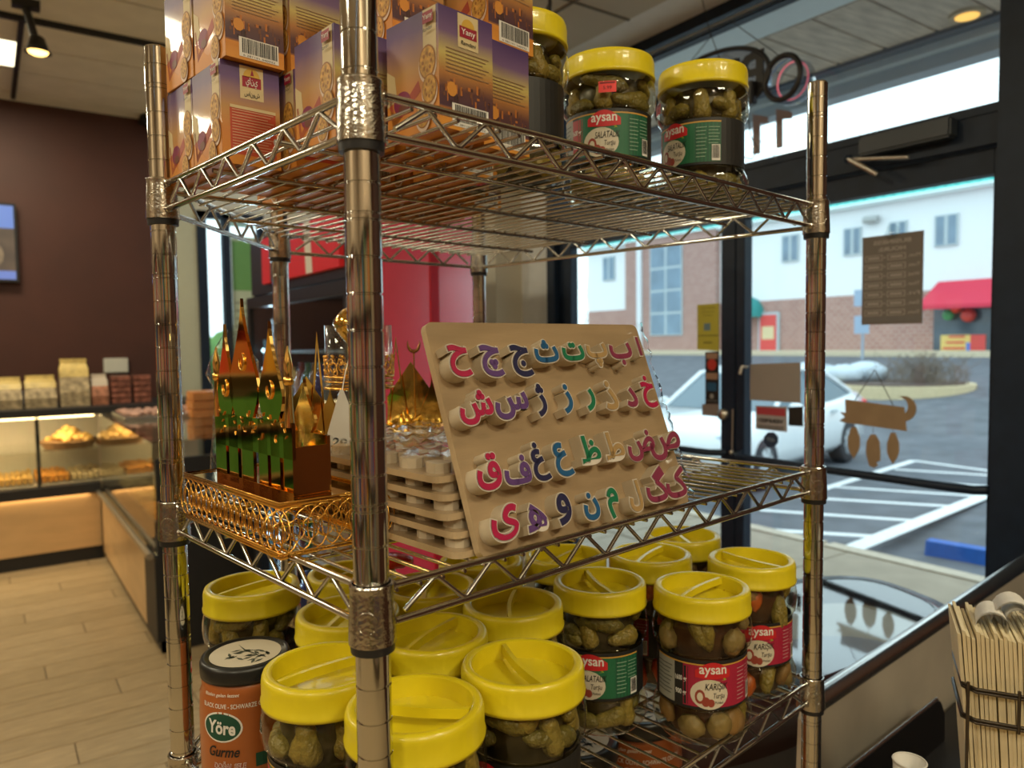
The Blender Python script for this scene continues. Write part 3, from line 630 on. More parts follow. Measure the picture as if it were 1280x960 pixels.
def shelf(h, big=True):
    sh = MB(); ZU, ZL = 1.70, 0.62; rr = 0.115 * S
    T = lambda x, y, z: (x * S, y * S, zl(h + z))
    zz = MB()
    for i in range(5):
        P = Vector((*posts[order[i]], 0)); Q = Vector((*posts[order[(i + 1) % 5]], 0)); d = (Q - P); L = d.length; d.normalize()
        for z in (ZU, ZL):
            a = P + d * 0.58; b = Q - d * 0.58; sh.tube([T(a.x, a.y, z), T(b.x, b.y, z)], rr, chrome, 10)
            for e in (a + d * .1, b - d * .1): sh.blob(T(e.x, e.y, z), 0.0042, castm, 8, 6, jit=0.12)
        nn = max(3, round((L - 1.6) / 1.25)); nn += nn % 2; step = (L - 2.2) / nn; pts = []
        for k in range(nn + 1):
            p = P + d * (1.1 + k * step); z = ZU - 0.12 if k % 2 == 1 else ZL + 0.12
            if k == 0 or k == nn: pts.append(T(p.x, p.y, z + 0.12)); continue
            zo = 0.10 if z > 1 else -0.10
            p0 = p - d * 0.09; p1 = p + d * 0.09; pts += [T(p0.x, p0.y, z), T(p1.x, p1.y, z)]
        zz.tube(pts, 0.078 * S, chrome_w, 8)
    so = sh.build('shelf_frame', rack); zo_ = zz.build('zigzag_wire', so)
    for n_, (x, y) in posts.items(): obj('collar', cme_, so, (x * S, y * S, zl(h)))
    nw = 31; sp = (RL - 0.9) / nw
    full = MB(); full.tube([(0, -0.02 * S, 0), (0, (RW - 0.0) * S, 0)], 0.066 * S, chrome_w, 6); fme = full.mesh('deck_wire')
    for k in range(nw):
        x = 0.85 + k * sp
        if x < RD:
            ym = RA + (RW - RA) * x / RD; c = MB(); c.tube([(0, -0.02 * S, 0), (0, ym * S, 0)], 0.066 * S, chrome_w, 6); me = c.mesh('deck_wire')
        else: me = fme
        obj('deck_wire', me, so, (x * S, 0, zl(h + 1.52)))
    for yk in (5.2, 10.4, 15.6, 20.9):
        xm = 0 if yk < RA else RD * (yk - RA) / (RW - RA)
        c = MB(); c.tube([T(xm, yk, 1.36), T(RL - .2, yk, 1.36)], 0.1 * S, chrome, 8); c.build('cross_support', so)
    return so
for h in (H0, H1, H2, H3): shelf(h)
# small set screw on the low right collar
q = MB(); q.tube([(RL * S + 0.017, 0, zl(H2 + .9)), (RL * S + 0.024, 0, zl(H2 + .9))], 0.003, chrome, 8); q.build('set_screw', rack)
# ================================================================ JARS
brine_g = mat('brine olive', (0.045, 0.035, 0.012), 0.35, noise=0.3, nscale=30)
brine_r = mat('brine brown', (0.07, 0.03, 0.014), 0.35, noise=0.3, nscale=30)
pk = [mat('pickle skin %d' % i, c, 0.35, noise=0.3, nscale=90, bump=0.35, bscale=220, spec=0.5) for i, c in enumerate([(0.19, 0.155, 0.035), (0.24, 0.19, 0.045), (0.15, 0.125, 0.03), (0.27, 0.205, 0.045)])]
mixc = [mat('pickled carrot', (0.42, 0.09, 0.015), 0.35, noise=0.2), mat('pickled cauliflower', (0.25, 0.18, 0.07), 0.5, noise=0.2, bump=0.4), mat('pickled pepper', (0.45, 0.06, 0.02), 0.3, noise=0.2), pk[1], mat('pickled cabbage', (0.26, 0.15, 0.055), 0.5, noise=0.25)]
jarglass = glassmat('clear jar plastic', (0.90, 0.88, 0.78), 0.03, 1.42, bump=0.12, bscale=35)
JH = 0.175; JR = 0.0575
def prof_body():
    return [(0.0, 0.001), (0.040, 0.001), (0.050, 0.003), (0.0555, 0.010), (0.0583, 0.020), (0.0578, 0.033), (0.0535, 0.043), (0.0515, 0.046), (0.0515, 0.104), (0.0530, 0.107), (0.0575, 0.113), (0.0586, 0.124), (0.0582, 0.134), (0.0570, 0.142), (0.0545, 0.147), (0.0535, 0.156)]
q = MB()
rib = lambda a, z: 1 + (0.006 * math.cos(a * 26) if (0.012 < z < 0.034 or 0.112 < z < 0.138) else 0)
q.lathe(prof_body(), jarglass, 78, mod=rib)
for z_, r_ in ((0.0445, 0.0522), (0.1065, 0.0524)): q.tube([(r_ * math.cos(2 * PI * k / 40), r_ * math.sin(2 * PI * k / 40), z_) for k in range(40)], 0.0012, jarglass, 5, closed=True)
ME_body = q.mesh('jar_body')
def brine(m):
    q = MB(); q.lathe([(0, 0.004), (0.036, 0.005), (0.040, 0.03), (0.037, 0.045), (0.037, 0.104), (0.041, 0.112), (0.042, 0.13), (0.036, 0.146), (0.0, 0.148)], m, 20); return q.mesh('brine')
ME_bg, ME_br = brine(brine_g), brine(brine_r)
# lid: knurled skirt, raised rim, recessed centre
q = MB(); kn = lambda a, z: 1 + (0.006 * (1 if int(a / (2 * PI) * 90 * 2) % 2 else 0) if 0.152 < z < 0.168 else 0)
q.lathe([(0.0545, 0.1475), (0.0575, 0.1475), (0.0580, 0.1510), (0.0566, 0.1525), (0.0566, 0.1675), (0.0564, 0.1710), (0.0552, 0.1742), (0.0530, 0.1752), (0.0490, 0.1750), (0.0476, 0.1740)], yellow, 180, mod=kn)
q.lathe([(0.0476, 0.1740), (0.0462, 0.1580)], yellow, 60); q.lathe([(0.0462, 0.1580), (0.0, 0.1575)], yellow, 60)
ME_lid = q.mesh('lid')
q = MB(); pts = []
for k in range(11):
    t_ = -1 + 0.2 * k; pts.append((t_ * 0.0440, 0.0, 0.1675 - 0.003 * (1 - t_ * t_) * 0))
for (a, b) in ((-0.0442, 0.0442),):
    N_ = 10
    vs = []
    for k in range(N_ + 1):
        x = a * 1.045 + (b - a) * 1.045 * k / N_; yb_ = 0.004 * math.sin(PI * k / N_)
        vs += [(x, yb_ - .0026, .1655), (x, yb_ + .0026, .1655), (x, yb_ + .0022, .1735), (x, yb_ - .0022, .1735)]
    q.add(vs, [(4 * k + c, 4 * k + (c + 1) % 4, 4 * k + 4 + (c + 1) % 4, 4 * k + 4 + c) for k in range(N_) for c in range(4)], yellow)
ME_grip = q.mesh('lid_grip')
def pickle_mesh(m, L, r, bend):
    q = MB(); prof = []; N = 9
    vs = []; fs = []; seg = 9
    for i in range(N + 1):
        t_ = i / N; z = (t_ - .5) * L; rr = r * (max(0.0, 1 - abs(2 * t_ - 1) ** 3.2)) ** 0.5 * (0.92 + 0.12 * math.sin(7 * t_)); rr = max(rr, r * .12)
        cx = bend * (1 - (2 * t_ - 1) ** 2)
        for k in range(seg):
            a = 2 * PI * k / seg; w_ = 1 + 0.05 * math.sin(3 * a + 5 * t_ * 3); vs.append((cx + rr * w_ * math.cos(a), rr * w_ * math.sin(a), z))
    for i in range(N):
        for k in range(seg): fs.append((i * seg + k, i * seg + (k + 1) % seg, (i + 1) * seg + (k + 1) % seg, (i + 1) * seg + k))
    fs += [tuple(reversed(range(seg))), tuple(range(N * seg, (N + 1) * seg))]
    q.add(vs, fs, m, True); return q.mesh('pickle')
ME_pk = [pickle_mesh(pk[i], [0.052, 0.044, 0.06, 0.04][i], [0.0105, 0.0115, 0.010, 0.012][i], [0.003, 0.001, 0.003, 0.0][i]) for i in range(4)]
def chunk(m, sc):
    q = MB(); q.blob((0, 0, 0), 0.014, m, 9, 6, sc, 0.12); return q.mesh('vegetable_piece')
ME_mx = [chunk(mixc[0], (.9, .5, 1.3)), chunk(mixc[1], (1.2, .8, 1)), chunk(mixc[2], (.8, .5, 1.5)), chunk(mixc[3], (.7, .7, 1.5)), chunk(mixc[4], (1.3, .6, 1.1))]
# labels
blk = I('black', (0.012, 0.012, 0.012)); whi = I('white', (0.75, 0.73, 0.68)); gre = I('label green', (0.012, 0.13, 0.055)); gre2 = I('label dark green', (0.01, 0.09, 0.045)); crim = I('label crimson', (0.36, 0.012, 0.045)); redd = I('badge red', (0.55, 0.015, 0.02)); gold = I('label gold', (0.55, 0.30, 0.05)); lime = I('label lime', (0.30, 0.42, 0.03)); crea = I('label cream', (0.62, 0.56, 0.44)); tom = I('label tomato', (0.30, 0.05, 0.03)); pang = I('pale print', (0.25, 0.40, 0.28)); panr = I('grey print', (0.34, 0.34, 0.30))
def label_mesh(kind):
    q = MB(); R = 0.0528; z0, z1 = 0.0465, 0.1040; zc_ = (z0 + z1) / 2; H = 0.041; VS = (z1 - z0) / H
    fn = lambda u, v, h: ((R + h) * math.cos(u / R), (R + h) * math.sin(u / R), zc_ + v * VS)
    D = Decal(q, fn, 0.00022); m1 = gre if kind == 'g' else crim
    D.rect(-PI * R, PI * R, -H / 2, H / 2, blk, 48); D.up()
    D.rect(-0.034, 0.062, -H / 2 + .0022, H / 2 - .003, m1, 20)
    D.rect(0.020 + .008, 0.062, -H / 2 + .0022, H / 2 - .0045, gre2 if kind == 'g' else m1, 8)
    D.rect(-0.075, -0.045, -H / 2 + .002, H / 2 - .004, panr, 8)
    D.rect(-0.045, -0.028, -H / 2 + .003, H / 2 - .006, I('label red box', (0.42, 0.02, 0.03)) if kind == 'g' else blk, 4); D.up()
    D.rect(-0.075, 0.062, H / 2 - .0042, H / 2 - .0030, gold, 24)
    D.disc(-0.004, -0.0075, 0.0215, 0.0125, crea, 24); D.up()
    D.strip([(-0.020 + 0.040 * k / 12, 0.0066 - 0.0012 * math.sin(PI * k / 12), 0.0125 + 0.0068 * math.sin(PI * k / 12)) for k in range(13)], redd)
    D.disc(-0.0145, -0.0095, 0.0058, 0.006, tom, 12); D.disc(-0.008, -0.0135, 0.0048, 0.0042, tom, 10); D.disc(-0.002, -0.0145, 0.004, 0.0035, tom, 10)
    D.poly([(-0.006, 0.0045), (0.014, 0.0062), (0.016, 0.0045), (0.002, 0.0030)], lime)
    D.up(); D.disc(-0.0145, -0.0095, 0.0034, 0.0038, crea, 10)
    D.text('aysan', 0, 0.0112, 0.0112, whi, offset=0.018, width=0.031)
    D.text('SALATALIK' if kind == 'g' else 'KARIŞIK', 0.004, -0.0012, 0.0078, blk, width=0.030 if kind == 'g' else 0.026, shear=0.25, rot=0.03, offset=0.006)
    D.text('Turşu', 0.007, -0.0088, 0.0062, blk, width=0.013, shear=0.2); D.text('Pickled', 0.007, -0.0140, 0.003, blk, width=0.009)
    for k in range(9): D.rect(0.031, 0.044 - 0.001 * (k % 3), 0.0115 - k * 0.0032, 0.0122 - k * 0.0032, pang if kind == 'g' else I('pale print red', (0.55, 0.3, 0.3)), 2)
    for k in range(6): D.rect(0.046, 0.060 - 0.002 * (k % 2), 0.0115 - k * 0.0028, 0.0121 - k * 0.0028, pang if kind == 'g' else I('pale print red', (0.55, 0.3, 0.3)), 2)
    for k in range(8): D.rect(-0.073, -0.048 - 0.002 * (k % 3), 0.011 - k * 0.0034, 0.0117 - k * 0.0034, I('print dark', (0.08, 0.08, 0.07)), 2)
    D.text('1600 gr', -0.0365, 0.003, 0.0058, whi, width=0.0145, offset=.02); D.text('900 gr', -0.0365, -0.0085, 0.0058, whi, width=0.0135, offset=.02)
    D.rect(0.050, 0.0605, -0.0175, -0.0035, whi, 2); D.up()
    u = 0.0508
    while u < 0.0598: w_ = random.choice((0.0003, 0.0005, 0.0007)); D.rect(u, u + w_, -0.0155, -0.0042, blk); u += w_ + random.choice((.0003, .0005))
    return q.mesh('label')
ME_lab = {'g': label_mesh('g'), 'r': label_mesh('r')}
def jar(x, y, z, kind, yaw, label, group, grip=0.6, n=22, name='pickle_jar', sticker=None):
    p = LW(x, y, z); t = thing(name, label, 'jar', p, 0, group)
    obj('jar_body', ME_body, t); obj('brine', ME_bg if kind == 'g' else ME_br, t); l = obj('lid', ME_lid, t); obj('lid_grip', ME_grip, l, None, (0, 0, grip))
    view = math.atan2(CAM.y - p.y, CAM.x - p.x)
    obj('label', ME_lab[kind], t, None, (0, 0, view + math.radians(yaw)))
    rnd = random.Random(hash((round(x, 2), round(y, 2))) & 0xffff)
    up = int(n * 0.6)
    for i in range(n):
        if i < up: a = 2 * PI * i / (up / 2 if n > 10 else up) + (.35 if i >= up / 2 else 0) + rnd.uniform(-.12, .12); zz_, rr = (0.117 if i % 2 else 0.135) + rnd.uniform(-.004, .004), 0.0435
        else: a = 2 * PI * (i - up) / (n - up) + rnd.uniform(-.15, .15); zz_, rr = rnd.uniform(0.016, 0.030), 0.0425
        if kind == 'g':
            e = (rnd.uniform(-.3, .3) + (PI / 2 if rnd.random() < .55 else 0), 0, a + rnd.uniform(-.2, .2)); me = rnd.choice(ME_pk)
            if abs(e[0]) > 1: rr -= 0.0045
            elif i < up: zz_, rr, me = 0.1225, rr - 0.003, ME_pk[rnd.choice((1, 3))]
            else: zz_, rr, me = 0.0245, rr - 0.003, ME_pk[3]
            obj('pickle', me, t, (rr * math.cos(a), rr * math.sin(a), zz_), e)
        else: obj('vegetable_piece', rnd.choice(ME_mx), t, ((rr + .001) * math.cos(a), (rr + .001) * math.sin(a), zz_), (rnd.uniform(-.5, .5), rnd.uniform(-.5, .5), a + PI / 2))
    return t
GB = 'yellow lidded pickle jars on the bottom shelf'
JL = [  # px lid centre, py, kind, yaw, grip, label
 (315, 729, 'g', -60, .3, 'yellow lidded pickle jar at the left shelf end behind the black-lidded olive jar'),
 (418, 829, 'g', -34, .1, 'pickle jar with yellow lid between the black-lidded olive jar and the front post'),
 (519, 880, 'g', -60, 2.35, 'nearest pickle jar, its yellow lid cut by the front post at the picture bottom'),
 (646, 826, 'g', -38, 1.35, 'large looking pickle jar with yellow lid just right of the nearest jar'),
 (536, 792, 'g', -20, .5, 'pickle jar directly behind the nearest jar, lid crossed by the zigzag wire'),
 (640, 752, 'g', -20, .9, 'pickle jar behind the large looking one, under the corner of the letter board'),
 (748, 724, 'g', -12, 1.2, 'green labelled pickle jar with yellow lid left of the red labelled mixed pickles'),
 (877, 731, 'r', 14, .2, 'jar of mixed pickles with crimson label and yellow lid, front of the two red ones'),
 (939, 697, 'r', 14, 1.6, 'jar of mixed pickles with crimson label next to the right rear post'),
 (803, 690, 'r', -70, .4, 'jar with yellow lid behind and between the green and the front red labelled jars'),
 (852, 668, 'r', 10, 1.0, 'farthest yellow lidded jar, just under the shelf edge near the dark door frame'),
 (552, 724, 'g', 0, .9, 'yellow lidded jar in the third row below the stacked wooden boards'),
 (440, 714, 'g', 0, .2, 'yellow lidded jar seen through the wires below the gold tray corner, farther one'),
 (455, 766, 'g', 0, .7, 'yellow lidded jar behind the front post below the gold tray corner, nearer one'),
 (690, 700, 'g', 0, .4, 'yellow lidded jar in the third row below the lower edge of the letter board'),
 (618, 704, 'g', 0, .1, 'yellow lidded jar under the lower left corner of the letter board'),
]
zb_ = H2 + DECK
pos = []
for j in JL:
    p = WL(PZ(j[0], j[1], ZM + zb_ * S + JH)); pos.append([p.x, p.y, 4.64 / 2])
op = WL(PZ(328, 812, ZM + zb_ * S + 0.142)); pos.append([op.x, op.y, 3.85 / 2])
fixed = {2, 7, 8, 3, 6}
for it in range(400):
    mv = 0
    for a in range(len(pos)):
        for b in range(a + 1, len(pos)):
            dx, dy = pos[b][0] - pos[a][0], pos[b][1] - pos[a][1]; d = math.hypot(dx, dy); need = pos[a][2] + pos[b][2] + 0.02
            if d < need:
                k = (need - d) / max(d, 1e-6); wa = 0.1 if a in fixed else 1; wb = 0.1 if b in fixed else 1; s_ = wa + wb
                pos[a][0] -= dx * k * wa / s_; pos[a][1] -= dy * k * wa / s_; pos[b][0] += dx * k * wb / s_; pos[b][1] += dy * k * wb / s_; mv += 1
        for (cx, cy) in posts.values():
            dx, dy = pos[a][0] - cx, pos[a][1] - cy; d = math.hypot(dx, dy); need = pos[a][2] + 0.55
            if d < need: pos[a][0] += dx / d * (need - d); pos[a][1] += dy / d * (need - d)
for j, p in zip(JL, pos): jar(p[0], p[1], zb_, j[2], j[3], j[5], GB, grip=j[4], n=22 if JL.index(j) < 11 else 8)
# three jars on the top shelf
zt_ = H0 + DECK
GT = 'yellow lidded pickle jars on the top shelf'
for (px, dep, yaw, lab, grip) in ((646, 0.835, -92, 'left jar of the three on the top shelf, turned to its green text panel', .5), (761, 0.945, -6, 'middle jar of the three on the top shelf, with a small red price sticker', 0), (878, 0.985, -42, 'right jar of the three on the top shelf, in front of the window sign', 1)):
    r = ray(px, 200); P = CAM + r * dep; l = WL(P)
    t = jar(l.x, l.y, zt_, 'g', yaw, lab, GT, grip=grip)
    if px != 646:
        an = math.atan2(CAM.y - t.location.y, CAM.x - t.location.x) + (-0.02 if px == 761 else -1.25)
        q = MB(); R = 0.0596; zs = 0.127
        D = Decal(q, lambda u, v, h: ((R + h) * math.cos(an + u / R), (R + h) * math.sin(an + u / R), zs + v)); D.rect(-.0105, .0105, -.0065, .0065, I('price sticker', (0.85, 0.05, 0.05)), 6); D.up()
        D.rect(-.009, .009, .0035, .0055, I('price ink', (0.25, 0.01, 0.01)), 4); D.text('5.99', 0, -.0012, .0055, I('price ink', (0.25, 0.01, 0.01)), width=.010, offset=.01)
        q.build('price_sticker', t)
# ---- olive jars (sleeved)
def olive(loc, yaw, label, sc=1.0, group='brown sleeved black olive jars'):
    t = thing('olive_jar', label, 'jar', loc, 0, group); t.scale = (sc, sc, sc)
    slv = mat('brown orange sleeve', (0.38, 0.105, 0.022), 0.35, noise=0.12, nscale=12, coat=0.3)
    q = MB(); q.lathe([(0, 0), (0.040, 0.001), (0.046, 0.006), (0.0475, 0.03), (0.0475, 0.085), (0.0465, 0.108), (0.0440, 0.115), (0.0445, 0.119), (0.0425, 0.122), (0.041, 0.127)], slv, 48); q.build('jar_body', t)
    q = MB(); q.lathe([(0.042, 0.1245), (0.0455, 0.1245), (0.046, 0.1285), (0.046, 0.1375), (0.0445, 0.1415), (0.041, 0.142), (0.040, 0.1405), (0, 0.1405)], mat('black lid', (0.012, 0.012, 0.012), 0.35), 60, mod=lambda a, z: 1 + 0.01 * (math.cos(a * 24) > 0.6) * (0.125 < z < 0.139)); l = q.build('lid', t)
    q = MB(); D = Decal(q, lambda u, v, h: (u, v, 0.1408 + h), 0.0002); D.disc(0, 0, .0365, .0365, crea, 40); D.up()
    og = I('branch green', (0.04, 0.055, 0.035)); D.poly([(-.022, .016), (-.004, .006), (.012, .002), (.024, -.006), (.012, .0), (-.004, .0035)], og)
    rnd = random.Random(4)
    for k in range(26):
        u, v = rnd.uniform(-.014, .026), rnd.uniform(-.018, .012); a = rnd.uniform(0, PI); D.poly([(u + .006 * math.cos(a), v + .006 * math.sin(a)), (u - .0018 * math.sin(a), v + .0018 * math.cos(a)), (u - .006 * math.cos(a), v - .006 * math.sin(a)), (u + .0018 * math.sin(a), v - .0018 * math.cos(a))], og)
    lp_ = q.build('lid_print', l); 
    view = math.atan2(CAM.y - loc[1], CAM.x - loc[0]); lp_.rotation_euler = (0, 0, view + 0.9)
    q = MB(); R = 0.0478
    def fn(u, v, h):
        z = 0.0 + v; r_ = R if z < 0.086 else R - (z - 0.086) * 0.07 if z < 0.113 else 0.0462
        return ((r_ + h) * math.cos(u / R), (r_ + h) * math.sin(u / R), z)
    D = Decal(q, fn, 0.00025)
    D.disc(-0.004, 0.083, 0.0225, 0.0155, whi, 28); D.rect(-.15, .15, 0.012, 0.015, gold, 40); D.up(); D.disc(-0.004, 0.083, 0.0205, 0.0138, I('oval green', (0.008, 0.07, 0.04)), 28); D.up()
    D.text('Yöre', -.004, 0.083, .019, whi, width=.031, offset=.03, rot=-.06)
    D.text('BLACK OLIVE - SCHWARZE OLIVEN', .012, 0.1045, .0065, whi, width=.078, offset=.01)
    D.text('Gurme', -.002, 0.058, .015, blk, width=.034, shear=.35, offset=.02)
    D.text('DOĞAL SELE', .004, 0.044, .008, whi, width=.034, shear=.15, offset=.05); D.text('ZEYTİNİ', .004, 0.033, .008, whi, width=.024, shear=.15, offset=.05); D.up()
    rd_ = I('sleeve red', (0.35, 0.02, 0.015)); D.text('DOĞAL SELE', .004, 0.044, .008, rd_, width=.034, shear=.15); D.text('ZEYTİNİ', .004, 0.033, .008, rd_, width=.024, shear=.15)
    D.text('Bizden gelen lezzet', -.004, 0.1155, .005, whi, width=.040, shear=.3, offset=.01)
    D.rect(.030, .050, .040, .054, I('oval green', (0.008, 0.07, 0.04)), 3)
    q.build('label', t, None, (0, 0, view + math.radians(yaw))); return t
olive(LW(pos[-1][0], pos[-1][1], zb_), -28, 'black olive jar in a brown orange sleeve with a tree picture on its black lid')
lz = ZM + (H3 + DECK) * S
for (px, py, dep, sc, lb) in ((795, 945, 1.14, 1.45, 'brown sleeved olive jar one shelf lower, seen through the wires right of centre'), (716, 950, 1.06, 1.4, 'brown orange sleeved olive jar one shelf lower, left of the other seen through the wires')):
    r = ray(px, py); P = CAM + r * dep; olive((P.x, P.y, lz), 0, lb, sc)
# red packet under the boards
q = MB(); q.blob((0, 0, 0), .017, mat('red shiny plastic', (0.55, 0.01, 0.02), 0.18, coat=.5, bump=.4, bscale=70), 12, 8, (1.9, 1.1, .62), .07)
pr_ = WL(PZ(486, 700, ZM + zb_ * S + JH + 0.012)); 
tag(q.build('red_packet', None, LW(pr_.x, pr_.y, zb_) + Vector((0, 0, JH + 0.0108)), (0, 0, -.6)), 'shiny red plastic packet lying on the jar lids beside the front post', 'packet')
# ================================================================ COOKIE CARTONS
BH = 3.75 * S
sky = rampmat('carton sky print', [(0.0, (0.62, 0.24, 0.03)), (0.3, (0.60, 0.22, 0.05)), (0.55, (0.50, 0.27, 0.09)), (0.72, (0.30, 0.17, 0.17)), (0.85, (0.13, 0.07, 0.20)), (1.0, (0.07, 0.035, 0.14))], size=BH)
skyb = rampmat('carton desert print', [(0.0, (0.66, 0.28, 0.04)), (0.14, (0.62, 0.24, 0.04)), (0.18, (0.07, 0.03, 0.05)), (0.33, (0.10, 0.04, 0.04)), (0.46, (0.40, 0.17, 0.05)), (0.62, (0.52, 0.42, 0.13)), (0.8, (0.16, 0.09, 0.20)), (1.0, (0.07, 0.035, 0.14))], size=BH, wob=0.12)
orng = mat('carton orange', (0.62, 0.24, 0.035), 0.5, noise=.1); cookie = mat('cookie print', (0.55, 0.30, 0.06), 0.5, noise=0.35, nscale=260); cookd = I('cookie edge', (0.33, 0.14, 0.03)); pinkw = I('filling', (0.70, 0.55, 0.45)); crs = I('logo cream', (0.62, 0.50, 0.28)); badge = I('badge crimson', (0.30, 0.01, 0.03)); magd = I('cloth magenta', (0.22, 0.02, 0.08)); 
def carton_mesh(side):
    q = MB(); L = 2.75 * S; W_ = 2.3 * S
    q.box(0.0008, W_ - .0008, 0.0008, L - .0008, 0, BH, orng)
    # -x face (cookie picture): u runs 0 at far end -> L near corner as seen from outside
    fx_ = lambda u, v, h: (-h, L - u, v)
    D = Decal(q, fx_, 0.0002); D.rect(0, L, 0, BH, sky); D.up()
    D.poly([(0, .30 * BH), (.45 * L, .10 * BH), (L, .30 * BH), (L, 0), (0, 0)], orng)
    D.disc(.30 * L, .30 * BH, .17 * L, .10 * BH, magd); D.poly([(.02 * L, .42 * BH), (.10 * L, .10 * BH), (.66 * L, .34 * BH), (.62 * L, .44 * BH), (.14 * L, .18 * BH), (.07 * L, .42 * BH)], I('ribbon red', (.38, .06, .03)))
    D.poly([(0, .62 * BH), (.16 * L, .55 * BH), (.2 * L, .34 * BH), (0, .3 * BH)], I('dune light', (.62, .50, .28)))
    D.rect(.72 * L, .96 * L, .55 * BH, BH, crs); D.up()
    D.disc(.32 * L, .25 * BH, .09 * L, .045 * BH, I('bowl brown', (0.16, 0.05, 0.03)))
    for k, (u, v, r_) in enumerate(((.80, .56, .155), (.84, .33, .135), (.72, .13, .125))):
        D.disc(u * L, v * BH - .002, r_ * L * 1.08, r_ * L * 1.35, pinkw, 22); D.up(); D.disc(u * L, v * BH, r_ * L, r_ * L * 1.25, cookd, 22); D.up(); D.disc(u * L, v * BH, r_ * L * .9, r_ * L * 1.12, cookie, 22)
        for j in range(8): a = j * PI / 4; D.up() if j == 0 else None; D.disc(u * L + r_ * L * .5 * math.cos(a), v * BH + r_ * L * .62 * math.sin(a), r_ * L * .12, r_ * L * .15, cookd, 6)
    D.rect(.75 * L, .94 * L, .87 * BH, .965 * BH, badge); D.up()
    D.text('Yany', .845 * L, .917 * BH, .0055, whi, width=.17 * L, offset=.01, rot=.06); D.text('Ramdani' if side != 'a' else 'سانوش', .845 * L, .82 * BH, .0042, blk, width=.17 * L, shear=.2, rot=.06, offset=.01)
    # -y face
    fy_ = lambda u, v, h: (u, -h, v)
    D = Decal(q, fy_, 0.0002)
    D.rect(0, W_, 0, BH, sky if side == 'a' else skyb); D.up()
    if side == 'a':
        D.rect(.32 * W_, .72 * W_, .66 * BH, BH * .985, crs); D.rect(.14 * W_, .92 * W_, .10 * BH, .58 * BH, I('nutrition red', (0.50, 0.07, 0.03))); D.up()
        D.disc(.52 * W_, .88 * BH, .14 * W_, .0085, I('dome gold', (0.6, 0.36, 0.05)), 18, 0, PI); D.rect(.36 * W_, .68 * W_, .78 * BH, .885 * BH, badge); D.up()
        D.poly([(.50 * W_, .90 * BH), (.56 * W_, .90 * BH), (.53 * W_, .965 * BH)], badge)
        D.text('ياني', .52 * W_, .83 * BH, .008, whi, width=.2 * W_, offset=.01); D.text('سانوش', .52 * W_, .71 * BH, .006, blk, width=.26 * W_, offset=.01)
        for k in range(15): D.rect(.17 * W_, (.88 - .05 * (k % 3)) * W_, (.53 - k * .028) * BH, (.54 - k * .028) * BH, I('nutrition line', (0.62, 0.30, 0.18)))
        D.rect(.14 * W_, .92 * W_, .55 * BH, .58 * BH, crs)
    else:
        D.poly([(0, .16 * BH), (0, .12 * BH), (.3 * W_, .10 * BH), (W_, .12 * BH), (W_, .16 * BH)], orng)
        rnd = random.Random(3)
        for k in range(34):
            u = rnd.uniform(.05, .92) * W_; v = rnd.uniform(.2, .36) * BH; w_ = rnd.uniform(.01, .05) * W_; D.rect(u, u + w_, v, v + rnd.uniform(.01, .08) * BH, rnd.choice((I('dusk dark', (0.05, 0.02, 0.02)), I('dusk orange', (0.45, 0.15, 0.03)), I('dusk brown', (0.16, 0.06, 0.03)))))
        D.up(); D.disc(.22 * W_, .33 * BH, .09 * W_, .006, I('lamp glow', (0.6, 0.25, 0.04)), 10)
        for k in range(7): D.rect(.12 * W_, (.92 - .06 * (k % 3)) * W_, (.66 - k * .032) * BH, (.668 - k * .032) * BH, I('fine print', (0.25, 0.15, 0.08)))
        D.rect(.22 * W_, .90 * W_, .03 * BH, .22 * BH, whi)
        if side == 'e': D.rect(.34 * W_, .72 * W_, .70 * BH, BH * .985, crs)
        D.up(); u = .27 * W_
        while u < .86 * W_: w_ = random.choice((.0004, .0007, .0011)); D.rect(u, u + w_, .07 * BH, .21 * BH, blk); u += w_ + random.choice((.0004, .0006))
        D.text('6 281101 540322', .56 * W_, .047 * BH, .0022, blk, width=.55 * W_)
        if side == 'e':
            D.disc(.53 * W_, .88 * BH, .12 * W_, .007, I('dome gold', (0.6, 0.36, 0.05)), 18, 0, PI); D.rect(.37 * W_, .69 * W_, .79 * BH, .885 * BH, badge); D.up(); D.text('Yany', .53 * W_, .835 * BH, .0065, whi, width=.26 * W_, offset=.01); D.text('Ramdani', .53 * W_, .745 * BH, .0045, blk, width=.28 * W_, shear=.2, offset=.01)
    return q.mesh('carton')
CM = {k: carton_mesh(k) for k in 'abe'}
GC = 'cookie cartons stacked on the top shelf'
def carton(x, y, lev, kind, label, rot=0.0):
    o = obj('cookie_carton', CM[kind], None, LW(x, y, zt_) + Vector((0, 0, lev * (BH + 0.0008))), (0, 0, PHI + rot)); return tag(o, label, 'box', GC)
W3, L3 = 2.34, 2.79
carton(0.15, 9.80, 0, 'a', 'purple cookie carton with a red nutrition panel and Arabic logo, resting on the shelf', .0)
carton(0.15, 12.62, 0, 'b', 'cookie carton on the shelf behind the left post, only its picture side seen', .0)
carton(0.25, 9.45, 1, 'b', 'upper cookie carton with a barcode, above the one with the red panel', .03)
carton(0.15, 12.35, 1, 'b', 'upper cookie carton nearest the left post, picture side seen', .03)
carton(2.75, 9.35, 1, 'b', 'upper barcode cookie carton just left of the front post', .02)
carton(2.70, 9.0, 0, 'a', 'cookie carton mostly hidden between the red panelled carton and its right neighbour', .0)
carton(1.75, 4.35, 0, 'b', 'cookie carton on the shelf just left of the front post, picture side seen', .0)
carton(4.2, 4.6, 0, 'b', 'lower cookie carton hidden behind the front post', .0)
carton(3.45, 0.95, 0, 'e', 'big looking cookie carton with logo and barcode right of the front post', .03)
carton(6.1, 1.9, 0, 'b', 'lower cookie carton between the logo carton and the first pickle jar', .05)
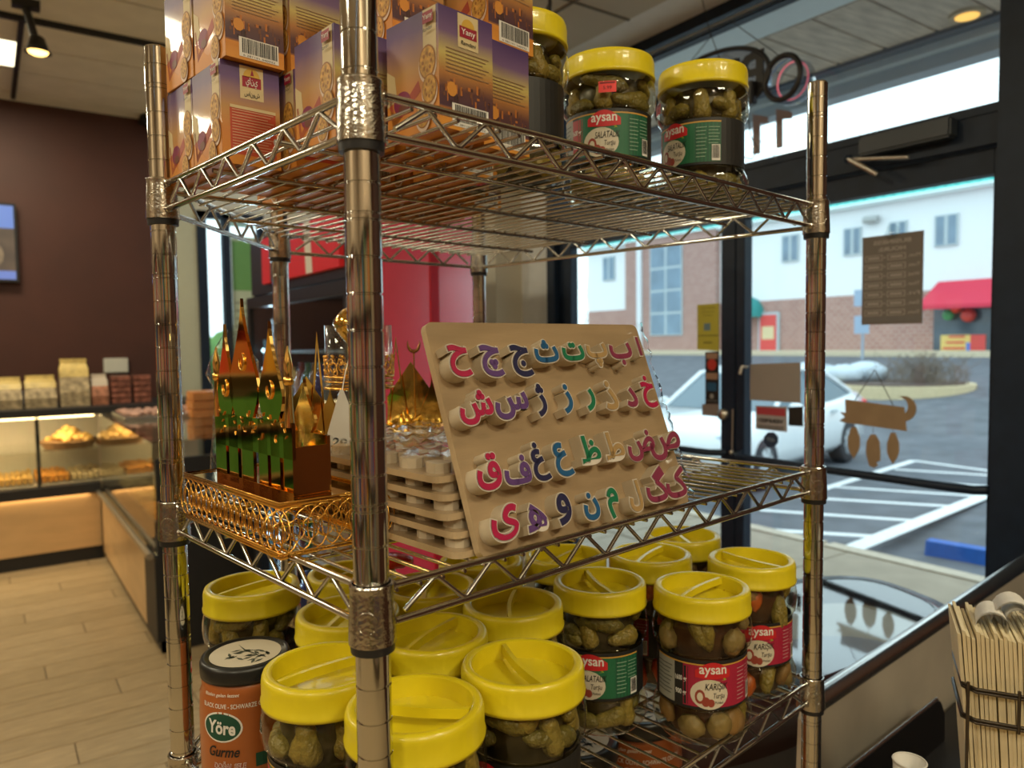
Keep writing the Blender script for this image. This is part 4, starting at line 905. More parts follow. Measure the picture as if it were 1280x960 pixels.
carton(6.55, 2.1, 1, 'b', 'upper cookie carton with round cookies next to the first pickle jar', .05)
carton(3.9, 4.1, 1, 'b', 'upper cookie carton above and behind the logo carton', .03)
carton(5.1, 9.3, 0, 'b', 'lower back-row cookie carton behind the barcode carton'); carton(5.3, 9.3, 1, 'b', 'upper back-row cookie carton behind the barcode carton')
carton(2.7, 12.4, 0, 'b', 'lower back-row cookie carton beside the picture side carton'); carton(5.2, 12.4, 0, 'b', 'lower cookie carton deepest in the stack on the top shelf')
for i, (x, y) in enumerate(((7.7, 5.6), (7.7, 8.6), (7.7, 11.6), (10.2, 9.0), (10.2, 12.0), (12.8, 11.0), (5.2, 15.3), (7.8, 15.0), (10.4, 15.2), (13.0, 14.2))):
    carton(x, y, 0, 'b', 'cookie carton seen only from below through the top shelf wires')
# ================================================================ LETTER BOARD
ply = mat('birch plywood', (0.36, 0.255, 0.145), 0.35, noise=0.14, nscale=6, stretch=(1, 7, 1), coat=0.35, bump=0.03)
plye = mat('plywood edge', (0.50, 0.37, 0.22), 0.6, noise=0.15)
bw, bh, th = 11.95 * S, 8.35 * S, 0.0075
def rrect(w_, h_, r_, n=5):
    out = []
    for cx, cy, a0 in ((w_ - r_, r_, -PI / 2), (w_ - r_, h_ - r_, 0), (r_, h_ - r_, PI / 2), (r_, r_, PI)):
        for k in range(n + 1): a = a0 + PI / 2 * k / n; out.append((cx + r_ * math.cos(a), cy + r_ * math.sin(a)))
    return out
lean = math.radians(20.5)
P0 = LW(4.44, 0.42, DECK)
ex = Vector((cph, sph, 0)); nh = Vector((sph, -cph, 0)); up_ = Vector((0, 0, 1)) * math.cos(lean) - nh * math.sin(lean); nn_ = ex.cross(up_)
if nn_.dot(CAM - P0) < 0: nn_ = -nn_
MBd = Matrix(((ex.x, up_.x, nn_.x, P0.x), (ex.y, up_.y, nn_.y, P0.y), (ex.z, up_.z, nn_.z, P0.z), (0, 0, 0, 1)))
board = thing('letter_board', 'plywood alphabet board with raised coloured letters leaning on the middle shelf', 'puzzle board', (0, 0, 0)); board.matrix_world = MBd
q = MB(); q.prism(rrect(bw, bh, 0.008), -th, 0, ply, side=plye); q.build('board', board)
def on_board(px, py, h):
    r = ray(px, py); O = P0 + nn_ * h; t_ = (O - CAM).dot(nn_) / r.dot(nn_); d = CAM + r * t_ - P0; return d.dot(ex), d.dot(up_)
BT = 0.0155
cm_, pu, nv, bl, gn, tn, mr = (0.42, .012, .07), (.11, .05, .19), (.02, .02, .07), (.015, .10, .24), (.01, .17, .08), (.40, .26, .11), (.24, .035, .08)
LET = [('ح', 165, 182, cm_, 108), ('چ', 285, 182, pu, 108), ('ج', 397, 182, nv, 108), ('ث', 488, 146, bl, 74), ('ت', 590, 148, gn, 58), ('پ', 683, 160, tn, 78), ('ب', 772, 156, mr, 74), ('ا', 836, 128, mr, 60),
 ('ش', 226, 356, cm_, 112), ('س', 362, 350, pu, 84), ('ژ', 468, 330, nv, 108), ('ز', 567, 325, bl, 96), ('ر', 655, 328, gn, 70), ('ذ', 728, 312, tn, 96), ('د', 808, 318, mr, 62), ('خ', 872, 298, cm_, 108),
 ('ق', 272, 598, cm_, 118), ('ف', 380, 592, pu, 92), ('غ', 465, 560, nv, 128), ('ع', 552, 552, bl, 112), ('ظ', 652, 515, gn, 92), ('ط', 742, 502, tn, 92), ('ض', 845, 500, mr, 96), ('ص', 938, 502, mr, 84),
 ('ی', 336, 790, cm_, 112), ('ﻫ', 452, 768, pu, 84), ('و', 556, 738, nv, 98), ('ن', 658, 728, bl, 86), ('م', 742, 716, gn, 96), ('ل', 822, 690, tn, 98), ('گ', 900, 645, mr, 112), ('ک', 975, 638, mr, 96)]
blockm = mat('pale wood block', (0.56, 0.47, 0.34), 0.55, noise=0.1, coat=.2); rimm = mat('white letter rim', (0.66, 0.60, 0.52), 0.5)
for i, (ch, cx, cy, c, hp_) in enumerate(LET):
    px, py = 520 + cx / 3, 390 + cy / 3; u, v = on_board(px, py, BT)
    vs, fs = glyph(ch); hh = max(a[1] for a in vs) - min(a[1] for a in vs)
    dep = (P0 + ex * u + up_ * v - CAM).dot(CF); k = (hp_ * 1.04 / 3 / FPX * dep / 0.97) / hh
    q = MB(); h1 = BT
    v2, f2 = glyph(ch, (BT / 2 - .0004) / k, 0.0024 / k); q.add([(a * k, b * k, c_ * k + BT / 2 - .0004) for a, b, c_ in v2], f2, blockm)
    v2, f2 = glyph(ch, 0, 0); q.add([(a * k, b * k, BT - .00065) for a, b, c_ in v2], f2, rimm)
    for of in (0.0024, 0.0018, 0.0012): v2, f2 = glyph(ch, 0, round(of / k, 4)); q.add([(a * k, b * k, BT - .0006) for a, b, c_ in v2], f2, rimm)
    pm_ = mat('letter paint %.2f %.2f' % (c[0], c[2]), c, 0.4, coat=.4)
    for n_i, of in enumerate((0.0, 0.0005, 0.0012)): v2, f2 = glyph(ch, 0, round(of / k, 4)); q.add([(a * k, b * k, BT - .0001 + n_i * .00008) for a, b, c_ in v2], f2, pm_)
    q.build('letter_block', board, (u, v, 0.0))
# clear shrink film bunched along the right edge
film = glassmat('clear film', (0.97, 0.97, 0.97), 0.12, 1.22, bump=0.5, bscale=30)
q = MB(); N = 40; vs = []; fs = []
for i in range(N + 1):
    t_ = i / N; rnd = random.Random(i)
    for j, (w_, hh_) in enumerate(((-0.022, 0.0015), (-0.010, 0.008), (0.002, 0.006), (0.005, -0.001), (0.002, -0.010))):
        vs.append((bw + w_ + rnd.uniform(-.0015, .0015), t_ * bh, hh_ + rnd.uniform(-.0025, .003)))
for i in range(N):
    for j in range(4): fs.append((i * 5 + j, i * 5 + j + 1, i * 5 + j + 6, i * 5 + j + 5))
q.add(vs, fs, film, True)
q.build('shrink_film', board)
# ---- stack of further boards lying flat
GS = 'letter boards stacked flat behind the leaning one'
lab5 = ['bottom plywood board of the flat stack behind the leaning alphabet board', 'second plywood board from the bottom of the flat stack', 'middle plywood board of the flat stack of five', 'second plywood board from the top of the flat stack', 'top plywood board of the flat stack, under the crumpled clear film']
bt = 0.0058; gap = 0.0092
for i in range(5):
    z = ZM + DECK * S + i * (bt + gap); off = 0.02 * i
    yo = 0.85 + 0.27 * i
    t = thing('stacked_board', lab5[i], 'puzzle board', LW(3.75 + [0, .15, -.02, .12, .05][i], yo, 0) * 1.0, PHI, GS); t.location.z = z
    q = MB(); q.prism(rrect(8.3 * S, 11.6 * S, .010), 0, bt, ply, side=plye); q.build('board', t)
    q = MB()
    rnd = random.Random(i)
    for r_ in range(7):
        for c_ in range(4):
            x, y = (0.75 + c_ * 2.05) * S, (0.85 + r_ * 1.62) * S
            q.prism([(x + .0105 * math.cos(a * PI / 5) * (1 + .1 * rnd.random()), y + .0125 * math.sin(a * PI / 5)) for a in range(10)], bt, bt + gap * 0.98, blockm)
    o = q.build('letter_blocks', t); o['kind'] = 'stuff'
q = MB(); N = 26; vs = []; rnd = random.Random(9)
for i in range(N + 1):
    for j in range(N + 1):
        x, y = 8.4 * S * i / N, 11.7 * S * j / N; e = min(i, j, N - i, N - j); vs.append((x, y, (0.006 + rnd.uniform(-.004, .004)) if e > 0 else -.004))
q.add(vs, [(i * (N + 1) + j, (i + 1) * (N + 1) + j, (i + 1) * (N + 1) + j + 1, i * (N + 1) + j + 1) for i in range(N) for j in range(N)], film, True)
ft = q.build('film_cover', None, LW(3.8, 1.95, 0), (0, 0, PHI)); ft.location.z = ZM + DECK * S + 5 * (bt + gap) - .001
tag(ft, 'crumpled clear plastic film lying over the flat stack of boards', 'plastic film')
# ================================================================ GOLD TRAY AND DECORATIONS
mir = mat('gold mirror sheet', (0.98, 0.66, 0.22), 0.05, 1)
tz = DECK; TH = 1.85 * S
tx0, tx1, ty0, ty1 = -0.30, 3.45, 4.95, 13.5
t = thing('gold_tray', 'mirror topped gold tray with looped filigree sides standing left of the front post', 'tray', LW(tx0, ty0, tz), PHI)
w_, l_ = (tx1 - tx0) * S, (ty1 - ty0) * S
q = MB(); q.box(0, w_, 0, l_, TH - .003, TH, mir); q.build('mirror_top', t)
q = MB()
for z in (0.0022, TH - 0.002):
    q.tube([(0, 0, z), (w_, 0, z), (w_, l_, z), (0, l_, z)], 0.0022, goldw, 6, closed=True)
    q.tube([(-.0015, -.0015, z + .003), (w_, -.0015, z + .003), (w_, l_, z + .003), (-.0015, l_, z + .003)], 0.0012, goldw, 6, closed=True)
q.build('rim', t)
# looped filigree: overlapping rings, one piece per side
rg = (TH - .004) / 2
def loops(P, d, L, name='filigree_side'):
    q = MB(); n = int(L / (rg * 0.62))
    for i in range(n + 1):
        c = Vector(P) + Vector(d) * (L * i / n); pts = [c + Vector(d) * (rg * .8 * math.cos(2 * PI * k / 14)) + Vector((0, 0, TH / 2 + rg * .92 * math.sin(2 * PI * k / 14))) for k in range(14)]
        q.tube(pts, .0008, goldw, 4, closed=True)
        c2 = c + Vector((0, 0, TH / 2)); pts = [c2 + Vector(d) * (rg * .38 * math.cos(2 * PI * k / 8)) + Vector((0, 0, rg * .45 * math.sin(2 * PI * k / 8))) for k in range(8)]; q.tube(pts, .0006, goldw, 4, closed=True)
    return q.build(name, t)
loops((0, 0, 0), (0, 1, 0), l_); loops((0, 0, 0), (1, 0, 0), w_); loops((w_, 0, 0), (0, 1, 0), l_)
# onion-spired mosque cut-outs of mirror acrylic
def onion(cx, base, w_, h_, n=14):
    """half-outline points up one side, tip, down the other"""
    L_ = []
    for k in range(n + 1):
        s_ = k / n
        wv = .5 + .5 * math.sin(min(1, s_ / .30) * PI / 2) if s_ < .30 else .06 * (1 - (s_ - .30) / .70) + .94 * (1 - ((s_ - .30) / .70)) ** 2.0 * (1 + .9 * ((s_ - .30) / .70))
        L_.append((cx - w_ / 2 * wv, base + h_ * s_))
    R = [(2 * cx - a, b) for a, b in reversed(L_[:-1])]
    return L_ + R
def plate(name, outl, parent, M, mt, th_=0.003):
    q = MB()
    for o_ in outl: q.prism(o_, 0, th_, mt, M)
    return q.build(name, parent)
Zt = ZM + DECK * S + TH
mos = thing('mirror_mosque', 'gold mirror mosque ornament with three onion spires standing on the gold tray', 'ornament', LW(0.35, 5.3, 0), PHI); mos.location.z = Zt
Myz = Matrix(((0, 0, 1, 0), (1, 0, 0, 0), (0, 1, 0, 0), (0, 0, 0, 1)))   # (a,b,h)->(h,a,b)
I_ = S
BW = 6.6 * S
# body outline with window cuts built as separate upright strips
q = MB()
Y = lambda t_: BW * t_
zt1 = 0.066
segs = [(0.0, .10), (.145, .25), (.29, .40), (.47, .62), (.675, .80), (.845, 1.0)]
for a, b in segs: q.prism([(Y(a), 0), (Y(b), 0), (Y(b), zt1), (Y(a), zt1)], 0, .003, mir, Myz)
q.prism([(0, zt1 * .52), (BW, zt1 * .52), (BW, zt1), (0, zt1)], 0, .0031, mir, Myz); q.prism([(0, 0), (BW, 0), (BW, .006), (0, .006)], 0, .0031, mir, Myz)
q.build('front_panel', mos)
sp_ = [(.58, .066, 0.175 - zt1 + .006, 1.0), (.83, .040, .092, 1), (.24, .048, .092, 1)]
for c_, ww, hh, _ in sp_:
    plate('spire', [onion(Y(c_), zt1 - .004, ww, hh)], mos, Myz, mir)
q = MB()
for c_, z0 in ((.97, zt1), (.04, zt1)):
    q = MB(); q.tube([(.0015, Y(c_), z0 - .004), (.0015, Y(c_), z0 + .03), (.0015, Y(c_), z0 + .05), (.0015, Y(c_), z0 + .066)], [.0045, .003, .0042, .0006], mir, 8); q.blob((.0015, Y(c_), z0 + .036), .005, goldw, 8, 6); q.build('minaret', mos)
q = MB()   # crescents hung in the spires and small ornament rows
for c_, zz_ in ((.58, zt1 + .052), (.83, zt1 + .026), (.24, zt1 + .028)):
    q.tube([(-.0006, Y(c_) + .006 * math.cos(a), zz_ + .008 * math.sin(a)) for a in [PI * .6 + PI * 1.5 * k / 12 for k in range(13)]], [.0004 + .0012 * math.sin(PI * k / 12) for k in range(13)], goldw, 5)
rnd = random.Random(2)
for k in range(46):
    yv, zv = rnd.uniform(.05, .95) * BW, zt1 + rnd.uniform(-.02, .004); a = rnd.uniform(0, PI); q.tube([(-.0006, yv, zv), (-.0006, yv + .003 * math.cos(a), zv + .004 * math.sin(a))], .0006, goldw, 4)
o = q.build('gold_ornament', mos); o['kind'] = 'stuff'
plate('back_panel', [[(0, 0), (BW * .8, 0), (BW * .8, zt1 * .8), (0, zt1 * .8)], onion(BW * .25, zt1 * .78, .04, .05)], mos, Matrix.Translation((1.3 * S, 0, 0)) @ Myz, mir)
q = MB(); q.box(.003, 1.3 * S, 0, .003, 0, .045, mir); q.build('side_panel', mos)
# clear bag behind the spires
q = MB(); r_ = ray(292, 466); P = CAM + r_ * 0.93
cb = glassmat('clear bag film', (0.90, 0.91, 0.92), 0.06, 1.38, bump=1.2, bscale=60)
q.lathe([(0.006, .052), (.013, .045), (.020, .030), (.029, .014), (.031, 0), (.026, -.016), (.022, -.035), (.026, -.07)], cb, 26, mod=lambda a, z: 1 + .05 * math.sin(5 * a + z * 200) + .03 * math.sin(11 * a))
lb = WL(P); dk = ZM + DECK * S
tb = thing('clear_bag', 'clear crinkled plastic bag tied into a dome behind the mirror mosque', 'bag', (P.x, P.y, P.z)); q.build('bag_top', tb)
q = MB(); q.lathe([(.026, -.07), (.03, -.10), (.032, dk - P.z + .003), (0.0, dk - P.z + .001)], cb, 26); q.build('bag_body', tb)
q = MB(); q.prism([(.02 * math.cos(k * PI / 4), .02 * math.sin(k * PI / 4)) for k in range(8)], dk - P.z + .003, -.045, mat('gold boxed sweets', (0.55, 0.36, 0.12), .4, .6, noise=.4, nscale=90)); q.build('contents', tb)
# glass candle holder with gold crown
r_ = ray(449, 455); P = CAM + r_ * 0.93
ch_ = thing('candle_holder', 'glass candle holder with a gold crown band and dome, mostly hidden by the front post', 'candle holder', (P.x, P.y, dk))
zg = lambda py: (CAM + ray(449, py) * 0.93).z - dk
q = MB(); R = 0.041
q.lathe([(.012, zg(487)), (R, zg(485)), (R, zg(407)), (R - .0015, zg(407)), (R - .0015, zg(484))], glassmat('thin clear glass', (.95, .96, .96), .01, 1.45), 40); q.build('glass_cylinder', ch_)
q = MB()
for zz_, rr_ in ((zg(484), .0018), (zg(476), .001), (zg(470), .0014)): q.tube([((R + .001) * math.cos(2 * PI * k / 30), (R + .001) * math.sin(2 * PI * k / 30), zz_) for k in range(30)], rr_, goldw, 6, closed=True)
for k in range(18):
    a = 2 * PI * k / 18; c = Vector(((R + .001) * math.cos(a), (R + .001) * math.sin(a), (zg(470) + zg(446)) / 2)); tt = Vector((-math.sin(a), math.cos(a), 0))
    for (du, dv, rr_) in ((0, 0, .006), (.0035, -.006, .004), (-.0035, .0065, .0035)):
        q.tube([c + tt * (du + rr_ * math.cos(b)) + Vector((0, 0, dv + rr_ * math.sin(b))) for b in [2 * PI * j / 9 for j in range(9)]], .0009, goldw, 4, closed=True)
    q.blob(tuple(c + Vector((0, 0, .0125))), .0022, goldw, 6, 4)
q.build('crown_band', ch_)
q = MB(); q.lathe([(.0, zg(440)), (.008, zg(438)), (.026, zg(415)), (.031, zg(405)), (.030, zg(400)), (.020, zg(388)), (.010, zg(383)), (.003, zg(380)), (.002, zg(372)), (0, zg(368))], goldm, 32); q.build('dome', ch_)
q = MB(); q.lathe([(.035, 0), (.037, .004), (.03, .010), (.010, .02), (.008, .05), (.013, .06), (.008, .07), (.012, zg(490)), (.02, zg(487))], goldm, 24); q.build('pedestal', ch_)
# white price tag
r_ = ray(426, 535); P = CAM + r_ * 0.80
tg = thing('price_tag', 'white pointed paper price tag hand-marked 29. beside the front post', 'price tag', (P.x, P.y, P.z)); tg.rotation_euler = (0, 0, math.atan2(CF.y, CF.x) - PI / 2 + .15)
q = MB(); q.prism([(-.012, -.036), (.016, -.038), (.018, .0), (.004, .040), (0, .041), (-.014, -.005)], -.0003, .0003, mat('white card', (.62, .60, .55), .6), rx('X', PI / 2)); D = Decal(q, lambda u, v, h: (u, -.0005 - h, v)); D.up(); D.text('29.', -.001, -.016, .014, blk, width=.019, shear=.15, offset=.02, rot=-.15); q.build('card', tg)
q = MB(); q.tube([(.002, 0, .038), (.006, .004, .06), (.010, .01, .075)], .0006, whi, 5); q.build('string', tg)
# gold lantern-shaped acrylic ornament, palm and pot cluster, left of the post
def prn(px, py, dep, X=None): return CAM + ray(px, py) * dep
def gold_orn(name, label, px, dep, w_px, tops, rz=0.0, mt=goldm, leaves=0, seed=1, zb=None):
    P = CAM + ray(px, 500) * dep; zb = dk if zb is None else zb
    t = thing(name, label, 'ornament', (P.x, P.y, zb), math.atan2(CF.y, CF.x) - PI / 2 + rz, 'gold holiday ornaments on the middle shelf'); kx = dep / FPX
    zz = lambda py: (CAM + ray(px, py) * dep).z - zb
    rnd = random.Random(seed)
    q = MB(); q.box(-w_px * kx / 2, w_px * kx / 2, -.012, .012, 0, .006, mt); q.build('base', t)
    Mxz = Matrix(((1, 0, 0, 0), (0, 0, 1, 0), (0, 1, 0, 0), (0, 0, 0, 1)))
    for (cx, py, ww, typ, yo) in tops:
        c = (cx - px) * kx; h_ = zz(py); W_ = ww * kx
        if typ == 'onion': o_ = [[(c - W_ / 2, 0.004), (c + W_ / 2, .004), (c + W_ / 2, h_ * .55), (c - W_ / 2, h_ * .55)], onion(c, h_ * .53, W_ * 1.05, h_ * .47)]
        elif typ == 'roof': o_ = [[(c - W_ / 2, .004), (c + W_ / 2, .004), (c + W_ / 2, h_ * .7), (c, h_), (c - W_ / 2, h_ * .7)]]
        elif typ == 'spike': o_ = [[(c - W_ / 2, h_ * .4), (c - W_ / 2 + .003, h_ * .4), (c, h_ - .012), (c + W_ / 2 - .003, h_ * .4), (c + W_ / 2, h_ * .4), (c, h_)]]
        plate('panel', o_, t, Matrix.Translation((0, yo, 0)) @ Mxz, mt, .0025)
    if leaves:
        q = MB()
        for k in range(leaves):
            a = rnd.uniform(-1, 1); x0 = rnd.uniform(-.35, .35) * w_px * kx; y0 = rnd.uniform(-.02, .02); z0 = rnd.uniform(.01, .06); L_ = rnd.uniform(.025, .06)
            pts = [(x0 + L_ * .5 * a * s_, y0 + rnd.uniform(-.004, .004), z0 + L_ * (s_ - .3 * s_ * s_ * abs(a))) for s_ in (0, .3, .6, .85, 1)]
            q.tube(pts, [.001, .004, .005, .003, .0005], goldc, 5)
        for k in range(leaves // 2): q.blob((rnd.uniform(-.45, .45) * w_px * kx, rnd.uniform(-.02, .02), rnd.uniform(.01, .085)), rnd.uniform(.005, .011), goldc, 8, 6, (1, .7, 1), .2)
        q.build('gold_foliage', t)
    return t
gold_orn('gold_lantern_ornament', 'gold mirror lantern ornament with a tall pointed frame left of the crowned glass holder', 400, .83, 84, [(397, 414, 22, 'spike', -.006), (384, 470, 62, 'roof', .0), (415, 485, 40, 'onion', .012), (362, 508, 22, 'onion', -.01)], .4, leaves=16, seed=3)
gold_orn('gold_minaret_ornament', 'small gold minaret ornament with a leaning finial beside the mirror mosque', 350, .86, 40, [(346, 492, 12, 'onion', 0), (358, 520, 26, 'roof', .008)], -.3, leaves=8, seed=5)
gold_orn('gold_palm_ornament', 'crumpled gold palm and house ornament between the front post and the letter board', 524, 1.0, 76, [(497, 420, 26, 'spike', -.01), (514, 452, 60, 'roof', .01), (540, 470, 26, 'onion', -.012)], .1, leaves=38, seed=8, zb=dk)
r_ = ray(517, 429); P = CAM + r_ * 1.0
t = thing('gold_crescent', 'dark gold crescent on a thin rod against the red cooler panel', 'ornament', (P.x, P.y, P.z), math.atan2(CF.y, CF.x) - PI / 2, 'gold holiday ornaments on the middle shelf')
q = MB(); q.tube([(.008 * math.cos(a), 0, .011 * math.sin(a)) for a in [PI * .9 + PI * 1.2 * k / 12 for k in range(13)]], [.0004 + .0024 * math.sin(PI * k / 12) for k in range(13)], mat('dark gold', (.35, .16, .05), .25, 1), 6); q.build('crescent', t)
q = MB(); q.tube([(0, 0, -.011), (0, 0, dk - P.z)], .001, goldw, 6); q.build('rod', t)
# ================================================================ BACK OF THE SHOP
wood = mat('warm birch panel', (0.62, 0.40, 0.19), 0.4, noise=0.10, nscale=3, stretch=(1, 1, 4), coat=.2)
kick = mat('black kick board', (0.012, 0.012, 0.014), 0.5)
caseglass = glassmat('display case glass', (0.93, 0.95, 0.92), 0.02, 1.5)
YF = 5.6; XF = 0.42; ZWD = 0.485
case = thing('bakery_display_case', 'long glass bakery display case with a wooden front against the brown wall', 'display case', (-1.3, YF, 0))
def cb_(name, mt, x0, x1, y0, y1, z0, z1, par=None, o=(-1.3, YF)):
    q = MB(); q.box(x0 - o[0], x1 - o[0], y0 - o[1], y1 - o[1], z0, z1, mt); return q.build(name, par or case)
for k in range(4): cb_('wood_panel', wood, -2.6 + k * .755 + .003, -2.6 + (k + 1) * .755 - .003, YF, YF + .02, .10, ZWD)
cb_('kick_board', kick, -2.6, XF, YF + .02, YF + .1, 0, .10)
cb_('ledge', kick, -2.6, XF, YF - .03, YF + .1, ZWD + .005, .56)
cb_('deck', mat('case deck', (.5, .42, .3), .4), -2.6, 1.25, YF + .1, YF + .74, .50, .56)
cb_('front_glass', caseglass, -2.6, XF, YF + .02, YF + .026, .56, 1.05)
cb_('mid_shelf', caseglass, -2.6, XF, YF + .14, YF + .72, .79, .797)
cb_('counter_top', kick, -2.6, 1.25, YF - .01, YF + .76, 1.05, 1.10)
for x in (PY(45, 500, YF).x, -1.1, -1.9): cb_('upright', kick, x - .012, x + .012, YF + .03, YF + .05, .56, 1.05)
cb_('back_panel', mat('cream case back', (.55, .48, .36), .5), -2.6, 1.25, YF + .74, YF + .76, .0, 1.05)
q = MB(); q.box(-1.29, XF + 1.28, .03, .05, 1.035, 1.049, mat('warm light strip', (1, .8, .5), emit=7, ecol=(1, .72, .36))); q.build('light_strip', case)
area('case_strip_light', (-1.0, YF + .1, 1.03), 2.6, .05, 22, (1, .76, .44), (math.radians(25), 0, 0))
area('ledge_strip_light', (-1.0, YF - .012, ZWD + .002), 2.7, .02, 1.6, (1, .70, .36), (math.radians(-6), 0, 0))
# second case returning towards the camera
case2 = thing('bakery_side_case', 'lower glass side case with wooden front and steel rail returning from the long case', 'display case', (XF, YF, 0)); o2 = (XF, YF)
YE = 3.5
for k in range(3): cb_('wood_panel', wood, XF, XF + .02, YE + .3 + k * .6 + .003, YE + .3 + (k + 1) * .6 - .003 if k < 2 else YF - .045, .06, ZWD, case2, o2)
cb_('kick_board', kick, XF + .02, XF + .1, YE, YF - .045, 0, .06, case2, o2)
cb_('end_panel', kick, XF + .02, 1.25, YE, YE + .03, 0, .97, case2, o2)
cb_('base', kick, XF + .02, 1.25, YE + .03, YF - .045, .06, .50, case2, o2)
cb_('side_glass', caseglass, XF + .004, XF + .01, YE, YF - .045, .50, 1.05, case2, o2)
cb_('top_glass', caseglass, XF, 1.25, YE, YF - .045, 1.05, 1.058, case2, o2)
cb_('front_board', kick, XF, XF + .02, YE, YE + .3, .06, ZWD, case2, o2)
q = MB(); q.tube([(-.02, YE - YF, ZWD + .01), (-.02, -.05, ZWD + .01)], .017, mat('dull steel rail', (.5, .46, .4), .35, 1), 10); q.build('rail', case2)
# pastries
pas = [mat('golden pastry', (.62, .36, .09), .6, noise=.4, nscale=30, bump=.3), mat('orange pastry', (.70, .30, .04), .55, noise=.4, nscale=30, bump=.3), mat('pale pastry', (.66, .50, .26), .6, noise=.3, nscale=30, bump=.3)]
steel = mat('dull steel', (.45, .42, .38), .35, 1)
def tray(x, y, z, wx, wy, m, label, rows=5, cols=6, grp='pastry trays in the display cases'):
    t = thing('pastry_tray', label, 'pastry tray', (x, y, z), 0, grp)
    q = MB(); q.box(-wx / 2, wx / 2, -wy / 2, wy / 2, 0, .01, steel); q.build('pan', t)
    q = MB()
    for i in range(cols):
        for j in range(rows): q.box(-wx / 2 + wx * (i + .08) / cols, -wx / 2 + wx * (i + .92) / cols, -wy / 2 + wy * (j + .08) / rows, -wy / 2 + wy * (j + .92) / rows, .01, .045 + random.uniform(0, .02), m, bev=.006)
    o = q.build('pastry_pieces', t); o['kind'] = 'stuff'; return t
tl = ['leftmost pastry tray low in the long case', 'second pastry tray from the left low in the long case', 'orange pastry tray low in the long case, third from the left', 'pale pastry tray low in the long case by the inner corner']
for i in range(4): tray(-0.30 + i * .22, YF + .35, .562, .205, .46, pas[(1, 0, 1, 2)[i]], tl[i])
for i in range(4): tray(-1.18 + i * .22, YF + .35, .562, .205, .46, pas[i % 3], 'pastry tray in the part of the long case left of the frame')
tray(.80, 5.15, .562, .6, .42, pas[2], 'pale pastry tray in the side case by the inner corner', 4, 8)
tray(.80, 4.65, .562, .6, .42, pas[0], 'golden pastry tray in the side case, nearer one', 4, 8)
tray(.80, 4.15, .562, .6, .42, pas[1], 'nearest pastry tray in the side case behind the left post', 4, 8)
for (px, py, lb) in ((86, 556, 'heaped golden pastries on a basket plate, left mound in the case'), (150, 552, 'heaped golden pastries on a plate, right mound in the case')):
    P = PY(px, py, YF + .3); t = thing('pastry_mound', lb, 'pastries', (P.x, P.y, .798), 0, 'heaped pastry plates')
    q = MB(); q.cyl(.155, 0, .05, mat('brown basket', (.25, .13, .05), .7, noise=.4, nscale=90), 24, r1=.19); q.build('plate', t)
    q = MB()
    for k in range(60):
        r_ = random.uniform(0, .15); a = random.uniform(0, 2 * PI); q.blob((r_ * math.cos(a), r_ * math.sin(a), .05 + (.15 - r_) * .65 * random.uniform(.3, 1)), .03, pas[2 if px > 100 else 0], 7, 5, (1, 1, .8), .15)
    o = q.build('pastry_heap', t); o['kind'] = 'stuff'
# bags and boxes on the counter top
bagm = mat('gold paper bag', (.52, .38, .12), .45, noise=.25, nscale=20, bump=.5, bscale=30); bagc = mat('clear sweet bag', (.42, .33, .20), .35, noise=.5, nscale=30, bump=.4)
def sweetbag(px0, px1, pyt, label, m1=bagm, m2=bagc, two=True):
    y = YF + .3; a = PY(px0, 500, y).x; b = PY(px1, 500, y).x; h = PY(px0, pyt, y).z - 1.10; t = thing('sweet_bag', label, 'bag', ((a + b) / 2, y, 1.10), 0, 'bags of sweets on the display case'); w_ = (b - a) / 2
    q = MB(); vs = []; prof = [(0, 1.0, .09), (.3, 1.04, .1), (.6, .97, .08), (.62, .97, .08)]
    for zf, sx, sy in prof: vs += [(-w_ * sx, -sy, h * zf), (w_ * sx, -sy, h * zf), (w_ * sx, sy, h * zf), (-w_ * sx, sy, h * zf)]
    q.add(vs, [(0, 3, 2, 1)] + [(4 * i + k, 4 * i + (k + 1) % 4, 4 * i + 4 + (k + 1) % 4, 4 * i + 4 + k) for i in range(3) for k in range(4)] + [(12, 13, 14, 15)], m2); q.build('bag_body', t)
    q = MB(); vs = []
    for zf, sx, sy in ((.6, .98, .08), (.78, 1.0, .05), (.9, .9, .012), (1.0, .94, .008)): vs += [(-w_ * sx, -sy, h * zf + .002), (w_ * sx, -sy, h * zf + .002), (w_ * sx, sy, h * zf + .002), (-w_ * sx, sy, h * zf + .002)]
    q.add(vs, [(4 * i + k, 4 * i + (k + 1) % 4, 4 * i + 4 + (k + 1) % 4, 4 * i + 4 + k) for i in range(3) for k in range(4)] + [(12, 13, 14, 15)], m1); q.build('bag_top', t)
sweetbag(-34, -4, 470, 'bag of sweets at the very left on the case top'); sweetbag(-1, 27, 472, 'gold topped bag of sweets, leftmost fully seen on the case top'); sweetbag(31, 70, 470, 'gold topped bag of sweets in the middle of the case top'); sweetbag(75, 111, 449, 'tallest gold topped bag of sweets on the case top')
sweetbag(114, 134, 468, 'small clear bag of pink sweets right of the tallest gold bag', mat('clear film top', (.5, .42, .34), .3, bump=.4), mat('pink sweets', (.40, .17, .10), .4, noise=.5, nscale=30))
